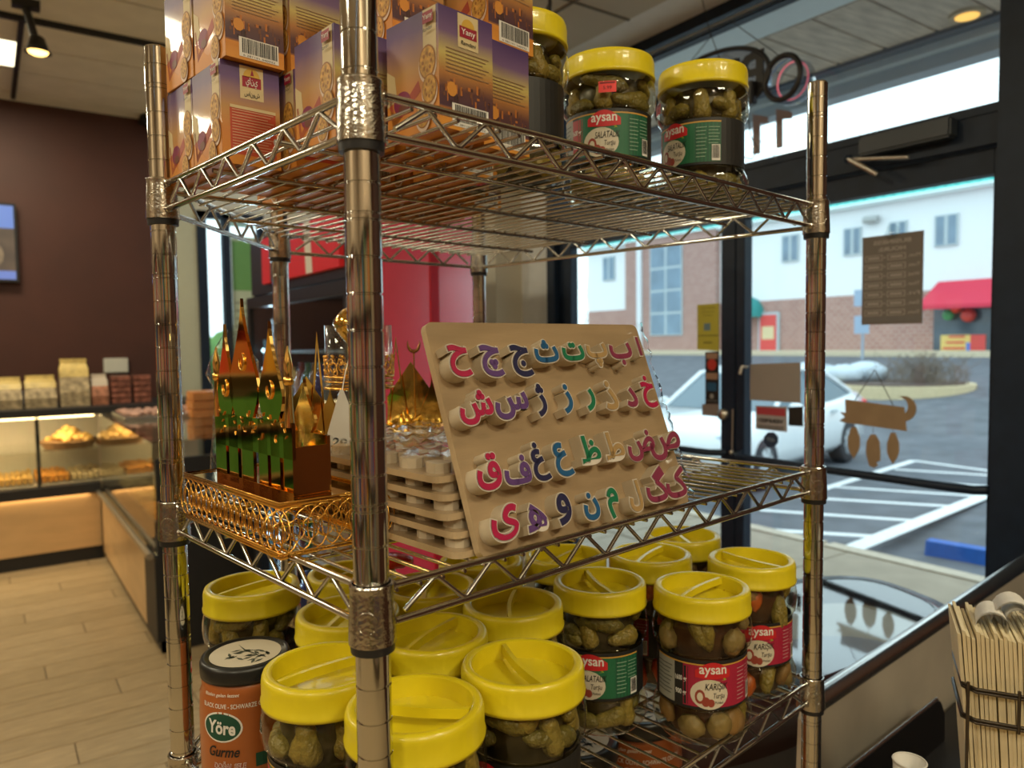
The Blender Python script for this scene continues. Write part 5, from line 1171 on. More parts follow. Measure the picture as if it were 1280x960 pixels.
for (a_, b_, lb) in ((138, 163, 'stack of clear boxes of red sweets, left stack on the case corner'), (166, 188, 'stack of clear boxes of red sweets, right stack on the case corner')):
    y = YF + .3; x0 = PY(a_, 500, y).x; x1 = PY(b_, 500, y).x; t = thing('sweet_box_stack', lb, 'boxes', ((x0 + x1) / 2, y, 1.101), 0, 'stacks of clear sweet boxes'); 
    for k in range(5): q = MB(); q.box(-(x1 - x0) / 2 + .004, (x1 - x0) / 2 - .004, -.07, .07, k * .043, k * .043 + .036, mat('red sweets box', (.26, .10, .07), .25, noise=.5, nscale=25), bev=.004); q.build('sweet_box', t)
t = thing('pink_platter', 'flat foil platter with pink sweets on the side case glass top', 'platter', (.72, 5.05, 1.06)); q = MB(); q.box(-.24, .3, -.3, .3, 0, .02, steel); q.build('plate', t); q = MB()
for k in range(70): q.blob((random.uniform(-.21, .26), random.uniform(-.26, .26), .03), .028, mat('pink pale sweets', (.42, .24, .18), .5, noise=.4), 6, 4, (1, 1, .6))
o = q.build('sweets', t); o['kind'] = 'stuff'
for k in range(3):
    tag((lambda q: (q.box(-.14, .14, -.1, .1, 0, .055, mat('orange snack box', (.55, .22, .06), .4, noise=.3, nscale=12), bev=.004), q.build('snack_box', None, (1.0, 4.75 - .02 * k, 1.06 + .0575 * k)))[1])(MB()), ['lowest orange snack box stacked on the side case behind the left post', 'middle orange snack box stacked on the side case behind the left post', 'top orange snack box stacked on the side case behind the left post'][k], 'box', 'orange snack boxes')
# TV, wall card, speaker, tracks and spot
tvx = PY(22, 300, YB - .06).x; z0, z1 = PY(22, 353, YB - .06).z, PY(22, 255, YB - .06).z
tv = thing('wall_television', 'wall-mounted flat television on the brown wall, cut by the left picture edge', 'television', (tvx - .55, YB - .05, z0))
q = MB(); q.box(-.55, .55, -.02, .05, 0, z1 - z0, mat('tv bezel', (.015, .015, .018), .3), bev=.004); q.build('frame', tv)
q = MB(); D = Decal(q, lambda u, v, h: (u, -.021 - h * 4, v)); H_ = z1 - z0
D.rect(-.53, .53, .02, H_ - .02, mat('screen brown', (.05, .035, .025), emit=.9, ecol=(.06, .045, .035), noise=.6, nscale=6)); D.up(); D.rect(-.53, .53, H_ * .68, H_ - .02, mat('screen blue', (.08, .14, .4), emit=.75, ecol=(.09, .16, .45))); D.rect(-.53, .53, .02, H_ * .14, mat('screen blue2', (.08, .12, .35), emit=.8, ecol=(.12, .18, .45)))
D.disc(.30, H_ * .34, .16, .13, mat('screen dish', (.12, .09, .06), emit=.8, ecol=(.12, .09, .06), noise=.6, nscale=10)); q.build('screen', tv)
a = PY(129, 448, YB); b = PY(160, 465, YB); q = MB(); q.box(0, b.x - a.x, -.03, 0, 0, a.z - b.z, mat('white thermostat', (.6, .58, .5), .5), bev=.004); tag(q.build('wall_panel', None, (a.x, YB, b.z)), 'small white rectangular box fixed on the brown wall above the sweets', 'wall panel')
q = MB(); q.box(-.13, .13, -.05, .05, 0, .10, mat('navy bin', (.02, .035, .07), .5), bev=.006); P = PY(22, 470, YB - .12); tag(q.build('navy_box', None, (P.x, YB - .12, 1.10), None), 'low dark navy box behind the gold topped bags', 'box')
bk = mat('black track', (.01, .01, .011), .5)
q = MB(); q.box(-3.9, 1.3, 4.62, 4.655, ZC - .03, ZC, bk); tag(q.build('light_track', None), 'black ceiling track running across the shop parallel to the brown wall', 'light track')
q = MB(); q.box(.012, .04, 4.66, 6.25, ZC - .03, ZC, bk); tag(q.build('light_track', None), 'black ceiling track running towards the brown wall, the spotlight beside it', 'light track')
P = PZ(47, 66, ZC - .27); jx = .055
sl = thing('track_spotlight', 'black track spotlight with a lit amber bulb under the ceiling track', 'spotlight', (P.x - .01, P.y, ZC))
q = MB(); q.box(-.10, .03, -.03, .03, -.045, 0, bk); q.build('adapter', sl); q = MB(); q.tube([(-.04, 0, -.03), (-.02, 0, -.10), (0, 0, -.19)], .02, bk, 8); q.build('arm', sl)
q = MB(); M = Matrix.Translation((0.012, 0, -.27)); q.lathe([(.02, .09), (.035, .08), (.05, .03), (.066, .0), (.06, .0), (.045, .03)], bk, 20, M); hd = q.build('lamp_head', sl)
q = MB(); q.blob((.012, 0, -.262), .05, mat('lit lamp', (1, .75, .3), emit=5, ecol=(1, .62, .18)), 14, 8, (1, 1, .45)); q.build('bulb', hd)
l = bpy.data.lights.new('spot_bulb', 'SPOT'); l.energy = 28; l.color = (1, .7, .36); l.spot_size = 1.6; l.shadow_soft_size = .04; o = bpy.data.objects.new('spot_bulb', l); COL.objects.link(o); o.location = (P.x, P.y, ZC - .32)
P = PY(190, 147, YB - .15); q = MB(); q.box(-.08, .16, -.1, .1, -.04, .05, bk, bev=.01); tag(q.build('wall_speaker', None, (P.x, YB - .10, P.z)), 'small black speaker high in the corner of the brown wall by the left post', 'speaker')
for i, (x, y) in enumerate(PANELS):  # includes the unseen panel added only to light the steel
    t = thing('ceiling_light', 'bright rectangular light panel in the ceiling beside the black tracks' if i == 0 else 'rectangular ceiling light panel over the shop floor', 'light', (x, y, ZC), 0, 'ceiling light panels')
    q = MB(); q.box(-.31, .31, -.25, .25, -.006, 0, whitep); q.build('frame', t); q = MB(); q.box(-.295, .295, -.235, .235, -.009, -.006, mat('light diffuser', (1, .93, .75), emit=3.0, ecol=(1, .90, .62))); q.build('diffuser', t)
# ================================================================ DRINKS COOLER
fx0 = 0.82; fy0, fy1 = 1.95, 3.22; fx1 = 1.36
fr_ = thing('drinks_cooler', 'tall black drinks cooler with a lit glass door and glossy red side behind the rack', 'cooler', (fx0, fy0, 0))
def fb(name, mt, x0, x1, y0, y1, z0, z1, par=None, bev=0): q = MB(); q.box(x0 - fx0, x1 - fx0, y0 - fy0, y1 - fy0, z0, z1, mt, bev=bev); return q.build(name, par or fr_)
blk2 = mat('cooler black', (.015, .015, .018), .35); redg = mat('glossy red panel', (.85, .022, .07), .26, ior=3.0)
zd0, zd1 = .25, 1.70
fb('base', blk2, fx0 + .02, fx1, fy0 + .01, fy1 - .01, 0, zd0)
fb('cabinet_back', blk2, fx1 - .03, fx1, fy0, fy1, zd0, 2.02); fb('cabinet_side', blk2, fx0 + .04, fx1, fy1 - .03, fy1, zd0, 2.02)
fb('red_side_panel', redg, fx0 + .10, fx1, fy0, fy0 + .03, .1, 2.02); fb('corner_post', mat('cooler navy', (.02, .03, .07), .4), fx0 + .02, fx0 + .10, fy0, fy0 + .04, .1, 2.02)
fb('side_trim', mat('dark red trim', (.40, .005, .02), .3), fx0 + .31, fx0 + .345, fy0 - .006, fy0, .1, 2.02)
hdr = fb('header', blk2, fx0 + .02, fx1 - .03, fy0 + .03, fy1 - .03, zd1 + .06, 2.02)
q = MB(); q.box(.0, .02, .10, 1.0, zd1 + .10, 2.0, mat('banner red', (.60, .015, .02), .35, emit=.12, ecol=(.7, .02, .02))); D = Decal(q, lambda u, v, h: (-.001 - h * 3, u, v)); D.up(); 
D.poly([(.36, zd1 + .10), (.43, zd1 + .10), (.45, 2.0), (.38, 2.0)], whi); D.poly([(.70, zd1 + .10), (.76, zd1 + .10), (.74, 2.0), (.66, 2.0)], whi); D.rect(.76, .88, zd1 + .1, 2.0, mat('bottle art brown', (.10, .05, .04), .4, noise=.6)); q.build('banner', hdr)
fb('door_frame', blk2, fx0, fx0 + .04, fy0 + .02, fy0 + .07, zd0, zd1 + .05); fb('door_frame', blk2, fx0, fx0 + .04, fy1 - .055, fy1 - .01, zd0, zd1 + .05); fb('door_frame', blk2, fx0, fx0 + .04, fy0 + .07, fy1 - .055, zd1 - .0, zd1 + .05)
fb('door_glass', glassmat('cooler glass', (.72, .76, .78), .02, 1.6), fx0 + .01, fx0 + .016, fy0 + .07, fy1 - .055, zd0, zd1)
fb('led_strip', mat('led strip housing', (.12, .2, .24), .3, emit=.25, ecol=(.3, .7, .8)), fx0 + .045, fx0 + .06, fy1 - .135, fy1 - .105, zd0, zd1 - .15)
for k in range(12):
    q = MB(); q.blob((.042, fy1 - fy0 - .12, zd1 - .20 - k * .088), .010, mat('led point', (.7, .95, 1), emit=9, ecol=(.65, .95, 1)), 8, 6); q.build('led', fr_)
cols_ = [(.30, .03, .02), (.05, .2, .06), (.5, .25, .05), (.1, .1, .3), (.45, .42, .4), (.2, .08, .03)]
BM = []
for i, c in enumerate(cols_):
    q = MB(); q.lathe([(0, 0), (.03, 0), (.033, .01), (.033, .12), (.026, .15), (.012, .18), (.012, .205), (0, .206)], mat('drink %d' % i, c, .15, coat=.6), 12); BM.append(q.mesh('bottle'))
for s_, z in enumerate((.28, .60, .92, 1.24, 1.50)):
    if s_: fb('wire_shelf', mat('cooler shelf', (.45, .5, .52), .4, .5), fx0 + .07, fx1 - .04, fy0 + .05, fy1 - .05, z - .012, z)
    if s_ == 4: continue
    for i in range(10):
        for j in range(2 if s_ in (2, 3) else 1):
            o = obj('bottle', BM[(i * 5 + s_ * 3 + j) % 6], None, (fx0 + .13 + j * .09, fy0 + .12 + i * .085, z)); tag(o, 'small drinks bottle standing in the %s row of the black cooler' % ['lowest', 'second lowest', 'third', 'upper'][s_], 'bottle', 'bottles in the %s row of the cooler' % ['lowest', 'second lowest', 'third', 'upper'][s_])
area('cooler_led', (fx0 + .08, fy1 - .13, 1.0), .03, 1.3, 12, (.7, .92, 1), (-PI / 2, 0, 0))
# ================================================================ STAINLESS COUNTER, FREEZER, NAPKINS
stn = mat('brushed stainless steel', (.72, .64, .52), .42, .4, noise=.12, nscale=5, bump=.02, bscale=30); stn2 = mat('bright stainless lip', (.62, .60, .57), .25, 1)
A = PZ(1012, 874, .98); B = PZ(1290, 692, .98); d = (B - A).normalized(); n_ = Vector((-d.y, d.x, 0)); ang = math.atan2(d.y, d.x); Lp = 1.16
ct = thing('steel_splash_panel', 'long stainless steel panel with a rolled top edge rising to the right below the door', 'counter panel', (A.x, A.y, 0), ang)
q = MB(); q.box(0, Lp, -.004, .012, .55, .965, stn); q.build('panel', ct)
q = MB(); q.tube([(-.002, .004, .966), (Lp, .004, .966)], .0165, stn2, 16); q.build('rolled_edge', ct)
q = MB(); q.prism([(0, .50), (0, .968), (-.012, .95), (-.02, .80), (-.022, .50)], -.004, .012, stn, Matrix(((1, 0, 0, 0), (0, 0, 1, 0), (0, 1, 0, 0), (0, 0, 0, 1)))); q.build('end_flange', ct)
dk2 = mat('dark counter', (.02, .021, .024), .45)
kz = .80
cn_ = thing('serving_counter', 'dark low counter in the lower right corner holding the napkins and cup', 'counter', (A.x, A.y, 0), ang)
q = MB(); q.box(.0, Lp, -.62, -.02, kz - .03, kz, dk2, bev=.003); q.build('worktop', cn_)
q = MB(); q.box(.02, Lp, -.60, -.03, 0, kz - .032, mat('counter body', (.03, .03, .035), .5)); q.build('body', cn_)
a = PZ(1070, 957, .885); b = PZ(1177, 872, .885); dd = (b - a); L2 = dd.length; an2 = math.atan2(dd.y, dd.x)
t = thing('steel_guard', 'small stainless guard plate standing in front of the long steel panel', 'guard plate', (a.x, a.y, kz), an2)
Mx = Matrix(((1, 0, 0, 0), (0, 0, 1, 0), (0, 1, 0, 0), (0, 0, 0, 1)))
q = MB(); q.prism([(-.1, 0), (L2 + .018, 0), (L2 + .016, .05), (L2, .075), (L2 - .012, .084), (-.1, .084)], 0, .008, mat('dark stainless', (.20, .20, .21), .28, 1), Mx); q.build('plate', t)
q = MB(); q.tube([(-.1, .004, .0845), (L2 - .012, .004, .0845)], .0035, stn2, 8); q.build('bright_edge', t)
# paper cup
P = PD(1137, 951, .86)
t = thing('paper_cup', 'small white paper cup on the dark counter at the bottom edge', 'cup', (P.x, P.y, kz)); hc = P.z - kz
q = MB(); q.lathe([(0, .001), (.013, .001), (.0175, hc), (.0166, hc), (.0125, .004), (0, .004)], mat('white paper', (.66, .64, .60), .6), 28); q.build('cup_wall', t)
q = MB(); q.tube([(.0175 * math.cos(2 * PI * k / 28), .0175 * math.sin(2 * PI * k / 28), hc) for k in range(28)], .0011, mat('white paper', (.66, .64, .60), .6), 6, closed=True); q.build('rolled_rim', t)
# napkin basket
dn = .84
P1 = PD(1204, 900, dn); P2 = PD(1300, 925, dn - .03)
base = Vector((P1.x, P1.y, 0)); dx = Vector((P2.x - P1.x, P2.y - P1.y, 0)).normalized(); an3 = math.atan2(dx.y, dx.x)
nb = thing('napkin_basket', 'dark wire basket holding upright folded napkins at the right picture edge', 'basket', (P1.x, P1.y, kz), an3)
wr = mat('dark wire', (.10, .085, .07), .3, .9); zz_ = lambda py: (CAM + ray(1200, py) * dn).z - kz
W4, D4 = .20, .12
def hoop(z, r=.0018): q = MB(); c = .012; pts = [(c, 0, z), (W4 - c, 0, z), (W4, c, z), (W4, D4 - c, z), (W4 - c, D4, z), (c, D4, z), (0, D4 - c, z), (0, c, z)]; q.tube(pts, r, wr, 8, closed=True); q.build('wire_hoop', nb)
for py in (858, 862, 897, 901): hoop(zz_(py))
hoop(.004)
for x in (.004, .052, .063, .115, .126): q = MB(); q.tube([(x, -.001, zz_(850 if x < .01 else 852)), (x, -.001, zz_(905) if x > .01 else .0)], .0018, wr, 8); q.build('wire_upright', nb)
nap = mat('cream napkin', (.80, .70, .48), .8, noise=.05, bump=.15, bscale=60); napw = mat('white napkin', (.85, .83, .78), .8, bump=.2)
ztop_ = zz_(792); 
def napkin(i, x, tilt):
    q = MB(); vs = []; N = 5; hgt = ztop_ + random.uniform(-.006, .004); 
    dep = .105
    for j in range(N + 1):
        s_ = j / N; z = .012 + (hgt - .012) * s_; bulge = .030 * math.sin(PI * min(1, s_ * 1.0)) * (1 if s_ < .6 else .5); xo = tilt * (s_ - .5) * .06 + random.uniform(-.0006, .0006)
        dd_ = dep * (.80 + .2 * s_)
        vs += [(xo, .01 + (1 - s_) * .02, z), (xo + .0032, .008 + (1 - s_) * .02, z), (xo + .0032, .01 + dd_, z), (xo, .01 + dd_, z)]
    fs = [(0, 3, 2, 1), tuple(range(4 * N, 4 * N + 4))] + [(4 * j + k, 4 * j + (k + 1) % 4, 4 * j + 4 + (k + 1) % 4, 4 * j + 4 + k) for j in range(N) for k in range(4)]
    q.add(vs, fs, nap, False)
    o = q.build('napkin', None, (P1.x, P1.y, kz), (0, 0, an3)); o.location += Vector((math.cos(an3), math.sin(an3), 0)) * x
    tag(o, 'folded cream napkin standing on edge in the dark wire basket', 'napkin', 'napkins in the wire basket')
for i in range(44): napkin(i, .009 + i * .0041, -0.5 + i * .010)
q = MB()
for (cx_, r1_, r2_, y_) in ((.030, .016, .018, .03), (.052, .022, .030, .04), (.056, .013, .020, .045)):
    vs = []
    for k in range(15): a = -.25 + PI * 1.15 * k / 14; vs += [(cx_ + r1_ * math.cos(a), y_ - .004 * math.sin(a), ztop_ + .002 + r2_ * math.sin(a)), (cx_ + .002 + r1_ * math.cos(a) * .9, y_ + .045, ztop_ + .002 + r2_ * math.sin(a) * .9)]
    q.add(vs, [(2 * k, 2 * k + 2, 2 * k + 3, 2 * k + 1) for k in range(14)], napw, True); q.add([(a_, b_, c_ + .0015) for a_, b_, c_ in vs], [(2 * k, 2 * k + 1, 2 * k + 3, 2 * k + 2) for k in range(14)], napw, True)
o = q.build('rolled_napkin', None, (P1.x, P1.y, kz), (0, 0, an3)); tag(o, 'curled white napkins rolled over the top of the napkin stack', 'napkin')
# glass-topped chest freezer by the door
fz = thing('glass_top_freezer', 'low chest freezer with a dark rimmed glass top mirroring the street outside', 'freezer', (0, 0, 0))
zt = .83
c_ = PZ(1040, 800, zt); far = PZ(1035, 738, zt)
ox, oy = 1.22, .56
fz.location = (ox, oy, 0)
def sup(a_, b_, n=48, p=3.0): return [(a_ * math.copysign(abs(math.cos(t_)) ** (2 / p), math.cos(t_)), b_ * math.copysign(abs(math.sin(t_)) ** (2 / p), math.sin(t_))) for t_ in [2 * PI * k / n for k in range(n)]]
fa, fb_ = .52, .235
Mt = Matrix.Translation((0, 0, zt)) @ Matrix.Rotation(math.radians(5), 4, Vector((.57, -.82, 0)).normalized()) 
FR = Matrix.Rotation(math.radians(-9), 4, 'Z')
q = MB(); q.prism(sup(fa - .03, fb_ - .03), .02, zt - .12, mat('grey freezer side', (.12, .12, .13), .4), FR); q.build('cabinet', fz)
q = MB(); o1 = sup(fa, fb_); i1 = sup(fa - .045, fb_ - .045); n = len(o1)
rimc = mat('dark burgundy rim', (.035, .012, .012), .2, coat=.5)
vs = [FR @ Vector((x, y, 0)) for x, y in o1] + [FR @ Vector((x, y, .012)) for x, y in i1] + [FR @ Vector((x, y, -.08)) for x, y in o1]
q.add(vs, [(k, (k + 1) % n, n + (k + 1) % n, n + k) for k in range(n)] + [((k + 1) % n, k, 2 * n + k, 2 * n + (k + 1) % n) for k in range(n)], rimc, True, Mt); q.build('rim', fz)
q = MB(); q.add([FR @ Vector((x, y, .0105)) for x, y in sup(fa - .043, fb_ - .043)], [tuple(range(n))], glassmat('tinted freezer glass', (.55, .6, .62), .05, 1.9, base=.12), False, Mt)
q.build('glass_lid', fz)
q = MB(); q.prism(sup(fa - .05, fb_ - .05), 0, .01, mat('freezer basin', (.45, .5, .52), .6), Matrix.Translation((0, 0, zt - .20)) @ FR); q.build('basin', fz)
rnd = random.Random(5)
for k in range(26):
    q = MB(); q.box(-.055, .055, -.03, .03, 0, .03, mat('wrapped ice %d' % (k % 4), [(.6, .1, .25), (.1, .45, .3), (.55, .6, .65), (.2, .3, .6)][k % 4], .35), bev=.006)
    o = q.build('wrapped_pack', fz, (-.40 + (k % 9) * .095, -.11 + (k // 9) * .10, zt - .189 + rnd.uniform(0, .004)), (0, 0, rnd.uniform(-.15, .15)))
# ================================================================ THINGS ON AND BY THE GLASS
XG = XW + 0.014
def onglass(name, label, cat, pts, mt, x=XG, th_=.002, group=None):
    """flat thing fixed to the glass, outline given on the glass plane"""
    P = [PX(a, b, x) for a, b in pts]; c = P[0]; q = MB()
    q.prism([(p.y - c.y, p.z - c.z) for p in P], 0, th_, mt, Myz); o = q.build(name, None, (x - th_, c.y, c.z)); tag(o, label, cat, group); return o, c
signb = mat('brown grey sign back', (.17, .15, .14), .6); ghost = I('sign ghost print', (.36, .33, .31))
t = thing('business_hours_sign', 'brown grey opening hours sign hung on the door glass, lettering seen mirrored from behind', 'sign', (XG - .002, 0, 0))
C_ = [PX(a, b, XG) for a, b in ((1077, 297), (1153, 288), (1155, 404), (1080, 407))]
cy = sum(p.y for p in C_) / 4; cz = sum(p.z for p in C_) / 4; t.location = (XG - .002, cy, cz); sw, sh_ = abs(C_[0].y - C_[1].y), abs(C_[1].z - C_[2].z)
q = MB(); q.box(-.0015, .0015, -sw / 2, sw / 2, -sh_ / 2, sh_ / 2, signb); q.build('plate', t)
q = MB(); D = Decal(q, lambda u, v, h: (-.0018 - h, u, v), .0003); D.up()
D.text('BUSINESS', 0, sh_ * .42, sh_ * .062, ghost, width=sw * .62, offset=.03); D.text('HOURS:', 0, sh_ * .34, sh_ * .062, ghost, width=sw * .45, offset=.03)
for k, dday in enumerate(('Mon.', 'Tues.', 'Wed.', 'Thur.', 'Fri.', 'Sat.', 'Sun.')):
    v = sh_ * (.25 - k * .103); D.text(dday, -sw * .36, v, sh_ * .055, ghost, width=sw * .2, offset=.02)
    for u in (-.08, .30): D.rect(sw * (u - .15), sw * (u + .15), v - sh_ * .034, v + sh_ * .034, ghost)
    D.rect(sw * .10, sw * .13, v - .002, v + .002, ghost)
D.rect(-sw * .47, sw * .47, -sh_ * .47, -sh_ * .41, I('sign ghost 2', (.16, .15, .15))); D.up()
for k in range(7):
    v = sh_ * (.25 - k * .103)
    for u in (-.08, .30):
        D.rect(sw * (u - .135), sw * (u + .135), v - sh_ * .026, v + sh_ * .026, signb)
D.up()
for k in range(7):
    v = sh_ * (.25 - k * .103)
    for u in (-.08, .30): D.rect(sw * (u - .10), sw * (u + .10), v - sh_ * .012, v + sh_ * .012, ghost)
q.build('print', t)
q = MB(); M = Matrix.Translation((-.004, -(0.0), sh_ / 2 + .006)) @ rx('Y', PI / 2); q.lathe([(0, -.008), (.006, -.008), (.008, -.002), (.024, .003)], glassmat('suction cup', (.8, .84, .84), .05, 1.5), 20, M); q.build('suction_cup', t)
q = MB(); q.tube([(-.004, 0, sh_ / 2 + .012), (-.012, 0, sh_ / 2 + .004), (-.006, 0, sh_ / 2 - .01)], .0012, chrome, 6); q.build('hook', t)
o, c = onglass('yellow_notice', 'yellow paper notice on the left door glass beside the dark stile, print mirrored', 'notice', [(872, 381), (899, 379), (899, 439), (872, 437)], I('notice yellow', (.50, .46, .06)))
q = MB(); D = Decal(q, lambda u, v, h: (-.0005 - h, u, v), .0003); D.up(); uw = PX(872, 400, XG).y - PX(899, 400, XG).y; vz = PX(872, 381, XG).z - PX(872, 437, XG).z
dkp = I('notice ink', (.16, .15, .03))
for k, tx in enumerate(('Attention', 'to remain', 'open')): D.text(tx, -uw / 2, -vz * (.08 + .085 * k), vz * .055, dkp, width=uw * (.7 - .14 * k))
D.rect(-uw * .62, -uw * .32, -vz * .58, -vz * .42, I('notice blue', (.15, .25, .30))); D.rect(-uw * .98, -uw * .02, -vz * .70, -vz * .68, dkp); D.rect(-uw * .7, -uw * .3, -vz * .86, -vz * .83, dkp); q.build('print', o)
o, c = onglass('card_decal_strip', 'black strip of payment card decals on the left door glass under the yellow notice', 'decal', [(882, 440), (899, 439), (899, 505), (882, 505)], I('decal black', (.012, .012, .015)))
q = MB(); D = Decal(q, lambda u, v, h: (-.0005 - h, u, v), .0003); D.up(); uw = PX(882, 450, XG).y - PX(899, 450, XG).y; vz = PX(882, 440, XG).z - PX(882, 505, XG).z
D.rect(-uw * .92, -uw * .08, -vz * .13, -vz * .02, I('decal tan', (.35, .22, .16))); D.disc(-uw / 2, -vz * .24, uw * .34, uw * .34, I('decal red', (.5, .04, .03)), 16); D.rect(-uw * .92, -uw * .08, -vz * .52, -vz * .40, I('decal tan', (.35, .22, .16))); D.rect(-uw * .85, -uw * .15, -vz * .74, -vz * .58, I('decal blue', (.02, .10, .22))); D.disc(-uw / 2, -vz * .84, uw * .15, uw * .15, I('decal grey', (.3, .3, .3)), 10); D.rect(-uw * .9, -uw * .1, -vz * .93, -vz * .92, I('decal grey', (.3, .3, .3))); q.build('print', o)
onglass('beige_sticker', 'small plain beige sticker on the left door glass beside the lock cylinder', 'sticker', [(878, 505), (899, 504), (899, 521), (878, 519)], I('sticker beige', (.24, .20, .19)))
onglass('grey_placard', 'plain grey brown placard back on the right door glass next to the stile', 'placard', [(938, 455), (1001, 453), (1001, 504), (938, 500)], I('placard grey', (.30, .27, .255)))
o, c = onglass('handicap_sticker', 'small red and white sticker with mirrored print below the grey placard', 'sticker', [(945, 507), (984, 508), (984, 540), (945, 536)], I('sticker pale', (.36, .34, .36)))
q = MB(); D = Decal(q, lambda u, v, h: (-.0005 - h, u, v), .0003); D.up(); uw = PX(945, 520, XG).y - PX(984, 520, XG).y; vz = PX(945, 507, XG).z - PX(945, 536, XG).z
D.rect(-uw * .96, -uw * .04, -vz * .36, -vz * .03, I('sticker red', (.42, .05, .07))); D.text('VERIFIED', -uw / 2, -vz * .6, vz * .22, blk, width=uw * .8, offset=.04)
for k in range(14): D.rect(-uw * (.9 - k * .06), -uw * (.87 - k * .06), -vz * .97, -vz * .78, I('print dark', (.08, .08, .07)))
q.build('print', o)
onglass('black_sticker', 'plain black rectangular sticker right of the red and white sticker', 'sticker', [(986, 509), (1004, 508), (1004, 533), (986, 532)], blk)
o, c = onglass('alarm_sticker', 'navy octagonal alarm company sticker low on the right door glass', 'sticker', [(964 + 9.5 * math.cos(PI / 8 + k * PI / 4), 549.5 + 10 * math.sin(PI / 8 + k * PI / 4)) for k in range(8)], I('sticker navy', (.02, .045, .10)))
q = MB(); cc = PX(964, 549.5, XG); D = Decal(q, lambda u, v, h: (-.0005 - h, u + cc.y - c.y, v + cc.z - c.z), .0003); D.up(); D.text('ADT', 0, 0, .016, I('sticker ghost', (.2, .26, .34)), width=.034, offset=.04); q.build('print', o)
# figures on the transom glass
for k, (pts, lb) in enumerate((([(941, 143), (960, 146), (960, 154), (950, 154), (950, 192), (941, 193)], 'left of the two grey stick figures on the transom glass, partly behind the jar'), ([(970, 136), (990, 140), (990, 148), (978, 149), (978, 184), (970, 186)], 'right of the two grey stick figures on the transom glass, nearer the rear post'))):
    q = MB(); x = XW + .016; P = [PX(a, b, x) for a, b in pts]
    q.prism([(p.y - P[0].y, p.z - P[0].z) for p in P], 0, .002, I('transom decal', (.30, .25, .26)), Myz); tag(q.build('transom_numeral', None, (x, P[0].y, P[0].z)), lb, 'decal')
# hanging wooden greeting sign
XH = XW - .012; wd = mat('thin mdf', (.30, .205, .12), .7, noise=.08)
hg = thing('hanging_wood_sign', 'brown wooden sign with a crescent hanging on the door glass with three lanterns below', 'sign', (XH, 0, 0)); pc = PX(1100, 500, XH); hg.location = (XH, pc.y, pc.z)
def flat(name, pts, par=hg, mt=wd, th_=.004): q = MB(); q.prism([(PX(a, b, XH).y - pc.y, PX(a, b, XH).z - pc.z) for a, b in pts], 0, th_, mt, Myz); return q.build(name, par)
flat('board', [(1056, 499), (1130, 509), (1133, 539), (1054, 528), (1049, 526), (1056, 521), (1050, 515), (1057, 516)])
mo = []
for k in range(15): a = math.radians(-115 + 215 * k / 14); mo.append((1129 + 16 * math.cos(a), 511 + 16 * math.sin(a)))
for k in range(13): a = math.radians(85 - 190 * k / 12); mo.append((1123 + 12 * math.cos(a), 508 + 12 * math.sin(a)))
q = MB(); P2_ = [((PX(a, b, XH).y - pc.y), (PX(a, b, XH).z - pc.z)) for a, b in mo]; q.prism(P2_, -.001, .0045, wd, Myz); q.build('crescent', hg)
for cx_, cy_ in ((1067, 553), (1091, 560), (1116, 560)):
    prf = [(-3, -19), (3, -19), (5, -13), (7.5, -6), (7.5, 5), (5, 12), (2.5, 16), (0, 20 if cx_ != 1091 else 15), (-2.5, 16), (-5, 12), (-7.5, 5), (-7.5, -6), (-5, -13)] if cx_ != 1091 else [(-3, -17), (3, -17), (8, -8), (9, 6), (9, 16), (4, 18), (6, 22), (1, 25), (-5, 22), (-6, 17), (-8, 10), (-9, 5), (-8, -8)]
    l_ = flat('lantern', [(cx_ + a, cy_ + b) for a, b in prf]); q = MB(); p0 = PX(cx_, cy_ - 18, XH); p1 = PX(cx_, cy_ - 26, XH); q.tube([(.002, p0.y - pc.y, p0.z - pc.z), (.002, p1.y - pc.y, p1.z - pc.z)], .001, chrome, 6); q.build('link', hg)
q = MB(); tp = PX(1094, 462, XH)
for a_, b_ in ((1069, 500), (1117, 507)): e = PX(a_, b_, XH); q.tube([(-.001, e.y - pc.y, e.z - pc.z), (-.002, tp.y - pc.y, tp.z - pc.z)], .0014, mat('twine', (.10, .09, .07), .8), 6)
q.build('string', hg)
# OPEN light sign seen from behind
XO = XW - .10
so_ = thing('open_light_sign', 'black oval open sign hung in the transom, seen from behind above the right jar', 'sign', (XO, 0, 0)); pc2 = PX(940, 110, XO); so_.location = (XO, pc2.y, pc2.z)
loc2 = lambda a, b, dx=0: (dx, PX(a, b, XO).y - pc2.y, PX(a, b, XO).z - pc2.z)
o0 = loc2(978, 97); kk = PX(960, 97, XO).y - PX(996, 97, XO).y; kk /= 36
q = MB(); q.tube([(0, o0[1] + 22 * kk * math.cos(a), o0[2] + 23 * kk * math.sin(a)) for a in [2 * PI * k / 40 for k in range(40)]], .0095, blackp, 10, closed=True); q.build('letter_o', so_)
q = MB(); q.lathe([(20 * kk, -.02), (24 * kk, -.02), (24 * kk, .03), (20 * kk, .03)], glassmat('sign acrylic', (.70, .74, .80), .1, 1.4), 40, Matrix.Translation((.035, o0[1] - .006, o0[2] - .008)) @ rx('Y', PI / 2)); q.build('acrylic_ring', so_)
q = MB(); q.tube([(.04, o0[1] + 19 * kk * math.cos(a) - .01, o0[2] + 20 * kk * math.sin(a) - .005) for a in [2 * PI * k / 40 for k in range(40)]], .003, mat('red led line', (.5, .05, .06), .4, emit=.5, ecol=(1, .25, .3)), 6, closed=True); q.build('led_line', so_)
oc = loc2(885, 114); ea, eb = PX(900 - 88, 112, XO).y - oc[1] - pc2.y, 42 * kk
ea = 84 * kk
